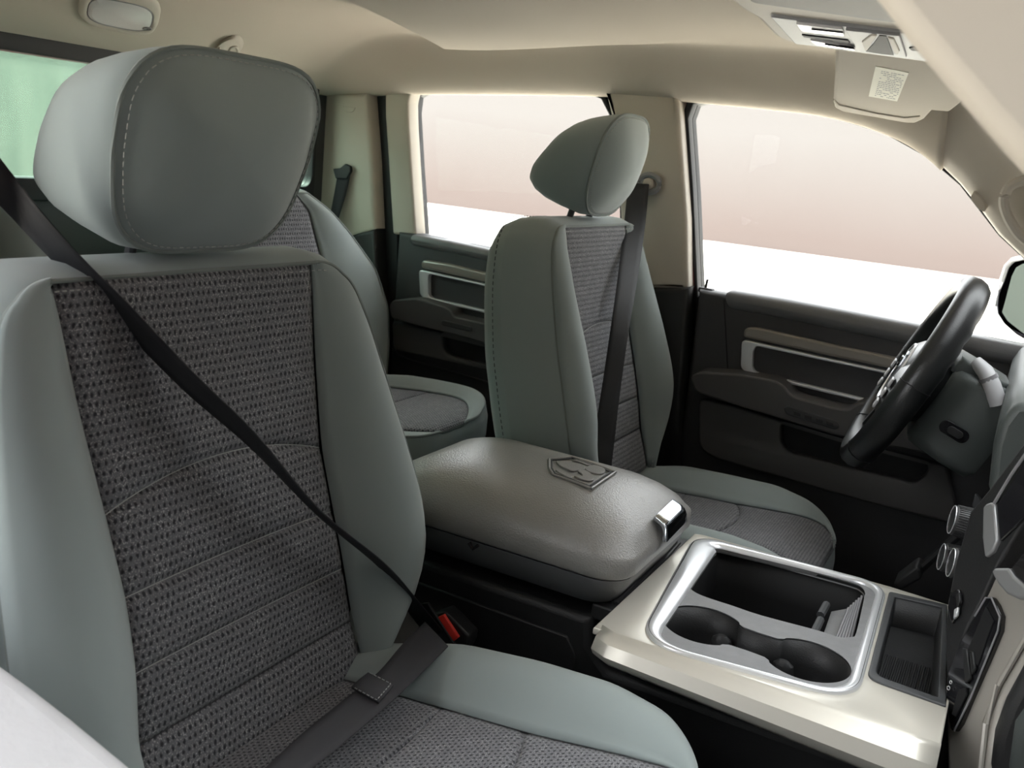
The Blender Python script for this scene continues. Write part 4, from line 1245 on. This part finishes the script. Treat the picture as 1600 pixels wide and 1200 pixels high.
# ------------------------------------------------------------------ dashboard
dash = empty('dashboard', (0.2, 0.0, 0.3), 'dark dashboard with champagne centre stack and control knobs', 'dashboard')
prof = [(0.018, 0.865), (0.006, 0.835), (0.004, 0.80), (0.010, 0.74), (0.03, 0.70), (0.05, 0.62), (0.07, 0.50), (0.10, 0.30), (0.5, 0.28), (0.5, 0.90), (0.12, 0.895)]
prism('driver_panel', [(x, 0.10, z) for x, z in prof], (0, 0.67, 0), DASH, dash, bevel=0.012)
tube('panel_gap', [(0.030, 0.11, 0.697), (0.030, 0.76, 0.697)], 0.003, DEEP, dash, n=6)
box('knee_panel', (0.085, 0.22, 0.25), (0.12, 0.76, 0.66), BLACK, dash, bevel=0.01)
box('firewall', (0.45, -0.80, 0.02), (0.5, 0.80, 0.85), DEEP, dash)
prof2 = [(0.22, 0.92), (0.17, 0.86), (0.16, 0.62), (0.17, 0.50), (0.20, 0.36), (0.5, 0.34), (0.5, 0.93)]
prism('passenger_panel', [(x, -0.80, z) for x, z in prof2], (0, 0.60, 0), DASH, dash, bevel=0.015)
# oblique face of the centre stack
FN = np.array([0.80, 0.60, -0.16]); FC = float(FN @ np.array([-0.004, -0.05, 0.5]))


def PF(px, py, off=0.0):
    d = ray(px, py); return CAM + (FC - off - FN @ CAM) / (FN @ d) * d


def face(name, pts, depth, material, off=0.0, parent=None, bevel=0.003, n=0, **kw):
    q = [PF(*p, off) for p in pts]
    if n: q = smooth_path(q, n, True)
    return prism(name, q, FN / np.linalg.norm(FN) * depth, material, parent or dash, bevel=bevel, **kw)


STACKM = mat('stack_champagne', (0.42, 0.395, 0.355, 1), 0.4, metal=0.3)
face('stack_frame', [(1476, 940), (1476, 1090), (1478, 1210), (1545, 1215), (1552, 1160), (1566, 1100), (1605, 1030), (1680, 900), (1660, 860), (1600, 880), (1560, 890), (1520, 930)], 0.10, STACKM, bevel=0.008)
tube('stack_edge', [PF(*p, 0.004) for p in ((1530, 1215), (1540, 1130), (1560, 1070), (1610, 985), (1670, 890))], 0.004, STACKM, dash, n=8)
face('control_panel', [(1478, 1065), (1476, 985), (1480, 940), (1492, 880), (1515, 800), (1548, 760), (1600, 690), (1680, 600), (1690, 740), (1600, 815), (1560, 880), (1540, 925), (1510, 985), (1490, 1040)], 0.08, BLACK, 0.006, bevel=0.004)
ub = [(1477, 1088), (1480, 1050), (1500, 1000), (1522, 962), (1538, 932), (1548, 932), (1556, 944), (1563, 962), (1561, 985), (1540, 1035), (1515, 1092), (1499, 1130), (1490, 1143), (1484, 1140)]
ubo = face('port_bay', ub, 0.012, GLOSSBLACK, 0.008, bevel=0.003)
face('bay_recess', [(1512, 1015), (1540, 948), (1552, 970), (1527, 1040)], 0.002, DEEP, 0.0095, ubo, bevel=0)
face('port_cover', [(1503, 1012), (1510, 1014), (1516, 1060), (1507, 1068)], 0.004, BLACK, 0.0125, ubo, bevel=0.001, segs=1)
face('port_cover', [(1513, 1016), (1519, 1018), (1523, 1045), (1517, 1055)], 0.004, BLACK, 0.0125, ubo, bevel=0.001, segs=1)
face('port_slot', [(1497, 1078), (1509, 1074), (1510, 1085), (1493, 1120), (1487, 1116)], 0.002, DEEP, 0.011, ubo, bevel=0)
tube('bay_rim', [PF(*p, 0.012) for p in ((1523, 963), (1540, 934), (1549, 934), (1562, 964), (1559, 985), (1516, 1092), (1491, 1142))], 0.0012, GREYPL, ubo, n=6)
for cy, s in ((1075, 1.0), (1066, 0.8)):   # little port symbols
    tube('port_symbol', [PF(1482 + (1075 - cy) * 0.4 + 2.2 * s * math.cos(t), cy + 3.2 * s * math.sin(t), 0.0125) for t in np.linspace(0, 2 * math.pi, 9)[:-1]], 0.0006, WHITEINK, ubo, closed=True, n=5)
# knobs
KNOBM = mat('knob_rubber', (0.035, 0.035, 0.036, 1), 0.4)
PEWTER = mat('pewter', (0.34, 0.34, 0.345, 1), 0.35, metal=0.5)
kn = np.array([-0.975, -0.20, 0.09]); kn /= np.linalg.norm(kn)
ku = np.cross(kn, [0, 0, 1]); ku /= np.linalg.norm(ku); kv = np.cross(ku, kn)


def knob(px, py, y, r, ln):
    base = P('y', y, px, py)
    L = []
    for d, s in ((0, 1.12), (0.003, 1.14), (0.005, 1.0)):
        L.append((d, s))
    prof_ = [(0, 1.15), (0.004, 1.15), (0.005, 1.0), (ln * 0.9, 0.93), (ln, 0.86), (ln + 0.001, 0.70), (ln - 0.0005, 0.66)]
    loops = []
    for d, s in prof_:
        loops.append([base + kn * d + (ku * math.cos(t) + kv * math.sin(t)) * r * s for t in np.linspace(0, 2 * math.pi, 41)[:-1]])
    o = loft('knob', loops, KNOBM, dash, angle=40)
    V = []; F = []
    for k in range(40):    # grip ridges
        t = 2 * math.pi * k / 40; rd = ku * math.cos(t) + kv * math.sin(t); td = -ku * math.sin(t) + kv * math.cos(t)
        i = len(V)
        for d in (0.007, ln * 0.88):
            q = base + kn * d + rd * r * (1.0 - 0.07 * d / ln)
            V += [q - td * 0.0006, q + rd * 0.0009, q + td * 0.0006]
        F += [(i, i + 1, i + 4, i + 3), (i + 1, i + 2, i + 5, i + 4)]
    mesh('grip_ridges', V, F, BLACK, o, kind='stuff')
    tube('knob_ring', [base + kn * (ln) + (ku * math.cos(t) + kv * math.sin(t)) * r * 0.88 for t in np.linspace(0, 2 * math.pi, 33)[:-1]], 0.0008, CHROME, o, closed=True, n=6)
    tube('base_ring', [base + kn * 0.002 + (ku * math.cos(t) + kv * math.sin(t)) * r * 1.15 for t in np.linspace(0, 2 * math.pi, 33)[:-1]], 0.0010, GREYPL, o, closed=True, n=6)
    return o


knob(1526, 822, 0.10, 0.0235, 0.034)
knob(1508, 880, 0.13, 0.0225, 0.034)
knob(1526, 890, 0.02, 0.0225, 0.034)
kp = [(1506, 905), (1516, 860), (1526, 835), (1530, 838), (1524, 860), (1512, 912)]
face('button_row', [(1480, 948), (1484, 925), (1497, 920), (1500, 935), (1497, 958), (1486, 975)], 0.006, GLOSSBLACK, 0.011, bevel=0.002)
face('button', [(1492, 930), (1498, 925), (1500, 940), (1494, 950)], 0.004, BLACK, 0.015, bevel=0.001, segs=1)
face('button', [(1490, 952), (1496, 948), (1495, 962), (1489, 968)], 0.004, CHROME, 0.015, bevel=0.001, segs=1)
face('vent_surround', [(1535, 792), (1540, 787), (1549, 784), (1553, 790), (1558, 845), (1550, 862), (1538, 871), (1534, 840)], 0.02, PEWTER, 0.012, bevel=0.003)
face('screen', [(1556, 788), (1610, 705), (1640, 700), (1640, 770), (1562, 846)], 0.02, GLOSSBLACK, 0.010, bevel=0.002)
tube('screen_edge', [PF(*p, 0.012) for p in ((1553, 787), (1580, 742), (1640, 655))], 0.0022, GREYPL, dash, n=6)
face('vent_surround', [(1548, 893), (1553, 887), (1575, 887), (1584, 900), (1600, 914), (1640, 918), (1640, 932), (1590, 936), (1572, 928), (1558, 912)], 0.03, PEWTER, 0.014, bevel=0.005)
face('vent', [(1578, 888), (1600, 860), (1660, 850), (1660, 910), (1600, 912), (1586, 900)], 0.03, GLOSSBLACK, 0.012, bevel=0.003)
# lower passenger dash, dark grained corner
ext_px('glove_panel', 'y', -0.215, [(1600, 1048), (1572, 1100), (1554, 1150), (1546, 1215), (1720, 1230), (1720, 900)], 0.03, GRAIN if False else BLACK, dash, bevel=0.012)
ext_px('glove_box', 'y', -0.222, [(1610, 1092), (1584, 1130), (1572, 1215), (1720, 1230), (1720, 1060)], 0.03, DASH, dash, bevel=0.012)
# fuse flap beside the column
prism('hood_lever', [P('y', 0.36, *p) for p in ((1519, 790), (1523, 773), (1527, 774), (1535, 784), (1530, 802), (1525, 806))], (0, 0.012, 0), VINYLDARK, dash, bevel=0.002)
# brake pedal in the dark footwell
ped = empty('brake_pedal', (0.05, 0.40, 0.2), 'dark pedal deep in the driver footwell', 'pedal')
prism('pad', [P('y', 0.40, *p) for p in ((1395, 912), (1430, 885), (1438, 890), (1440, 905), (1405, 925))], (0, 0.06, 0), BLACK, ped, bevel=0.006)
tube('arm', [P('y', 0.43, 1425, 900), P('y', 0.43, 1470, 860), P('y', 0.43, 1540, 800)], 0.008, DEEP, ped, n=8)

# ------------------------------------------------------------------ overhead console, visor, lamp, hook
oc = empty('overhead_console', (-0.28, 0.05, 1.34), 'overhead console with map lamps and a switch recess', 'overhead console')
Z5 = lambda x, y: (1140 + x / 4.21, y / 4.21)
OZ = 1.318
zp = lambda pts, z=OZ: [P('z', z, *Z5(*p)) for p in pts]


def oface(name, pts, material, z=OZ, h=0.004, parent=None, bevel=0.001, r=None):
    q = zp(pts, z)
    if r: q = [(a, b, z) for a, b in roundpoly([(p[0], p[1]) for p in q], r)]
    return prism(name, q, (0, 0, h), material, parent or oc, bevel=bevel, segs=2)


oface('housing', [(-160, -120), (60, 60), (170, 120), (300, 250), (430, 295), (850, 352), (1310, 412), (1560, 440), (1700, 300), (1500, -140)], BEIGEPL, OZ, 0.075, bevel=0.012, r=0.02)
oface('lamp_panel', [(265, 112), (1130, 218), (1420, 262), (1480, 425), (1310, 408), (850, 345), (530, 300), (430, 292)], GREYPL, OZ - 0.004, 0.006, bevel=0.002, r=0.006)
oface('storage_door', [(120, -60), (135, 20), (1060, 150), (1250, 150), (1200, -90)], mat('shadow_taupe', (0.16, 0.145, 0.125, 1), 0.6), OZ - 0.003, 0.006, bevel=0.003, r=0.01)  # bin recess as a flat plate, its shade put into the colour
for k, pts in enumerate(([(435, 160), (742, 196), (755, 240), (472, 208)], [(528, 266), (815, 316), (826, 334), (575, 300)])):
    lm = oface('map_lamp', pts, LENS, OZ - 0.007, 0.005, bevel=0.0012, r=0.003)
    a, b, c, d = [np.array(p) for p in pts]
    oface('lamp_switch', [tuple(d + (c - d) * 0.28), tuple(c + (b - c) * 0.1 - (c - d) * 0.02), tuple(c - (c - d) * 0.02 + (b - c) * 0.45), tuple(d + (c - d) * 0.28 + (a - d) * 0.4)], GLOSSBLACK, OZ - 0.009, 0.003, lm, bevel=0)
oface('panel_slot', [(475, 232), (778, 268), (792, 286), (490, 246)], DEEP, OZ - 0.0055, 0.002, bevel=0)
rc_ = oface('switch_recess', [(762, 200), (1118, 238), (1162, 380), (850, 342)], GREYPL, OZ - 0.0075, 0.004, bevel=0.001)
oface('recess_bowl', [(985, 236), (1032, 240), (1078, 364), (1000, 356), (898, 340), (950, 285)], DEEP, OZ - 0.0085, 0.001, rc_, bevel=0)
oface('recess_lip', [(870, 280), (930, 236), (968, 238), (905, 334), (890, 338)], BEIGEPL, OZ - 0.0095, 0.003, rc_, bevel=0.001)
oface('recess_lip', [(1040, 250), (1080, 262), (1118, 340), (1105, 362), (1082, 350)], BEIGEPL, OZ - 0.0095, 0.003, rc_, bevel=0.001)
oface('microphone_hole', [(1180, 318), (1215, 312), (1250, 325), (1245, 338), (1200, 334)], DEEP, OZ - 0.0055, 0.002, bevel=0)

vis = empty('sun_visor', (-0.28, 0.35, 1.31), 'beige driver sun visor folded up with a pale warning label', 'sun visor')
VN = np.array([0.0, 0.126, 1.0]); VC = float(VN @ np.array([0, 0.15, 1.326]))


def PV(px, py, off=0.0):
    d = ray(px, py); return CAM + (VC - off - VN @ CAM) / (VN @ d) * d


vo = [Z5(*p) for p in ((692, 300), (690, 500), (680, 680), (690, 712), (740, 738), (960, 775), (1150, 810), (1225, 812), (1280, 788), (1315, 750), (1335, 728), (1450, 738), (1540, 668), (1640, 560), (1500, 380), (1100, 300))]
prism('visor_body', [PV(*p) for p in vo], VN * 0.016, VISORM, vis, bevel=0.006)
tube('visor_seam', [PV(*Z5(*p), 0.001) for p in ((684, 655), (720, 690), (960, 745), (1150, 775), (1250, 765))], 0.0014, BEIGE, vis, n=5)
lb = prism('warning_label', [PV(*Z5(*p), 0.001) for p in ((960, 438), (1178, 480), (1102, 668), (914, 634))], VN * 0.001, LABEL, vis, smooth=False)
V = []; F = []
ca, cb, cc_, cdn = [np.array(p, float) for p in ((960, 438), (1178, 480), (1102, 668), (914, 634))]
rr_ = random.Random(3)
for i in range(15):
    v = 0.10 + 0.82 * i / 14
    u = 0.20
    while u < 0.92:
        wv = 0.03 + 0.08 * rr_.random()
        if rr_.random() < 0.8:
            q = lambda uu, vv: PV(*Z5(*((ca * (1 - uu) + cb * uu) * (1 - vv) + (cdn * (1 - uu) + cc_ * uu) * vv)), 0.0013)
            k = len(V)
            V += [q(u, v), q(min(u + wv, 0.94), v), q(min(u + wv, 0.94), v + 0.022), q(u, v + 0.022)]
            F.append((k, k + 1, k + 2, k + 3))
        u += wv + 0.02
mesh('print', V, F, INK, lb, kind='stuff', smooth=False)

lampo = empty('dome_lamp', (-1.69, 0.0, 1.33), 'oval ceiling lamp with a clear lens above the back window', 'ceiling lamp')


def ceil_oval(cx, cy, rx, ry, ang, off, n=40, e=0.62):
    out = []
    for k in range(n):
        t = 2 * math.pi * k / n
        a = rx * math.copysign(abs(math.cos(t)) ** e, math.cos(t)); b = ry * math.copysign(abs(math.sin(t)) ** e, math.sin(t))
        px = cx + a * math.cos(ang) - b * math.sin(ang); py = cy + a * math.sin(ang) + b * math.cos(ang)
        out.append(on_ceiling(px, py, off))
    return out


dn = np.array([0.35, 0, -0.93])
rim_o = ceil_oval(186, 14, 65, 33, 0.20, 0.0)
rim_m = [p + dn * 0.010 for p in ceil_oval(186, 14, 60, 29, 0.20, 0.0)]
rim_i = [p + dn * 0.010 for p in ceil_oval(186, 16, 53, 22, 0.20, 0.0)]
rim_b = [p + dn * 0.002 for p in ceil_oval(186, 16, 51, 21, 0.20, 0.0)]
loft('housing', [rim_o, rim_m, rim_i, rim_b], BEIGEPL, lampo, cap0=False, cap1=True, angle=70)
l1 = [p + dn * 0.009 for p in ceil_oval(186, 16, 51, 20.5, 0.20, 0.0)]
l2 = [p + dn * 0.014 for p in ceil_oval(186, 16, 45, 16, 0.20, 0.0)]
lens = loft('lens', [l1, l2], LENS, lampo, cap0=True, cap1=True, angle=30)
tube('lens_rim', l1, 0.0014, GREYPL, lampo, closed=True, n=6)
sp = on_ceiling(227, 33) + dn * 0.016
tube('lamp_button', [sp + np.array((0.006 * math.cos(t), 0.009 * math.sin(t), 0.002 * math.cos(t))) for t in np.linspace(0, 2 * math.pi, 15)[:-1]], 0.0015, GREYPL, lens, closed=True, n=6)

hkp = on_ceiling(363, 66)
hook = empty('coat_hook', tuple(hkp), 'small beige coat hook on the headliner above the rear seat', 'hook')
hb = [on_ceiling(*p) for p in ((341, 72), (352, 60), (366, 54), (377, 57), (381, 68), (374, 80), (356, 78))]
prism('hook_base', smooth_path(hb, 3, True), (0.0, -0.010, -0.012), BEIGEPL, hook, bevel=0.003)
hs = [on_ceiling(*p) + np.array((0.0, -0.02, -0.012)) for p in ((352, 68), (358, 79), (367, 78), (371, 68), (379, 67), (382, 76), (376, 83))]
tube('hook_arm', smooth_path(hs, 4), 0.0035, BEIGEPL, hook, n=8)

# ------------------------------------------------------------------ outside mirror of the driver door
mir = empty('side_mirror', (0.0, 1.08, 0.86), 'outside mirror beyond the driver window', 'mirror')
mo = [(1640, 396), (1600, 402), (1583, 406), (1573, 416), (1565, 440), (1555, 478), (1556, 492), (1566, 508), (1585, 525), (1600, 534), (1650, 556), (1760, 560), (1780, 400)]
mi = [(1640, 410), (1601, 412), (1590, 418), (1583, 432), (1573, 470), (1568, 488), (1577, 502), (1600, 520), (1650, 542), (1750, 548), (1770, 412)]
MN = np.array([0.74, 0.67, 0.0]); MC0 = float(MN @ P('y', 1.06, 1600, 470))


def PM(px, py):
    d = ray(px, py); return CAM + (MC0 - MN @ CAM) / (MN @ d) * d


MQ = [PM(*p) for p in mo]
MI = [PM(*p) for p in mi]
cm = np.mean(MQ, axis=0)
loft('housing', [MI, [p + np.array((0, -0.006, 0)) for p in MQ], [cm + (p - cm) * 1.03 + np.array((0.01, 0.03, 0)) for p in MQ], [cm + (p - cm) * 0.9 + np.array((0.02, 0.09, 0)) for p in MQ], [cm + (p - cm) * 0.5 + np.array((0.03, 0.13, 0)) for p in MQ]] if len(MI) == len(MQ) else
     [MQ, [cm + (p - cm) * 1.03 + np.array((0.01, 0.03, 0)) for p in MQ], [cm + (p - cm) * 0.9 + np.array((0.02, 0.09, 0)) for p in MQ], [cm + (p - cm) * 0.5 + np.array((0.03, 0.13, 0)) for p in MQ]], GLOSSBLACK, mir, cap0=False, cap1=True, angle=50)
prism('mirror_glass', [p - MN * 0.004 for p in MI], MN * 0.004, MIRROR, mir)
tube('chrome_rim', MQ, 0.006, CHROME, mir, closed=True, n=8)
box('mirror_arm', (0.02, 0.86, 0.84), (0.07, 1.10, 0.87), BLACK, mir, bevel=0.008)

# ------------------------------------------------------------------ near side, out of focus
pil = [(-0.26, 1.40)] + [(q[0], q[2]) for q in PL('y', -0.80, [(1300, -90), (1371, 0), (1430, 76), (1485, 141), (1545, 210), (1605, 277)])] + [(0.10, 1.06), (0.22, 0.965), (0.36, 0.87), (0.50, 0.88), (0.42, 0.95), (0.25, 1.09), (0.10, 1.21), (-0.02, 1.32), (-0.10, 1.40)]
prism('trim_14', [(x, -0.80, z) for x, z in pil], (0, -0.05, 0), BEIGEPL, None, bevel=0.012)
struct(bpy.data.objects['trim_14'], 'out of focus beige trim of the near front pillar')
ext_px('trim_15', 'y', -0.92, [(-160, 910), (-60, 975), (0, 1019), (60, 1062), (120, 1108), (180, 1157), (235, 1202), (330, 1285), (400, 1420), (-300, 1420), (-300, 850)], -0.10, PALE, None, bevel=0.022, segs=5)
struct(bpy.data.objects['trim_15'], 'out of focus pale padded edge in the near lower corner')
# windscreen
wsv = [(-0.055, -0.80, 1.30), (-0.055, 0.62, 1.30), (0.42, 0.76, 0.92), (0.42, -0.80, 0.92)]
struct(prism('window_4', wsv, (0.004, 0, 0.006), CLEAR), 'windscreen')
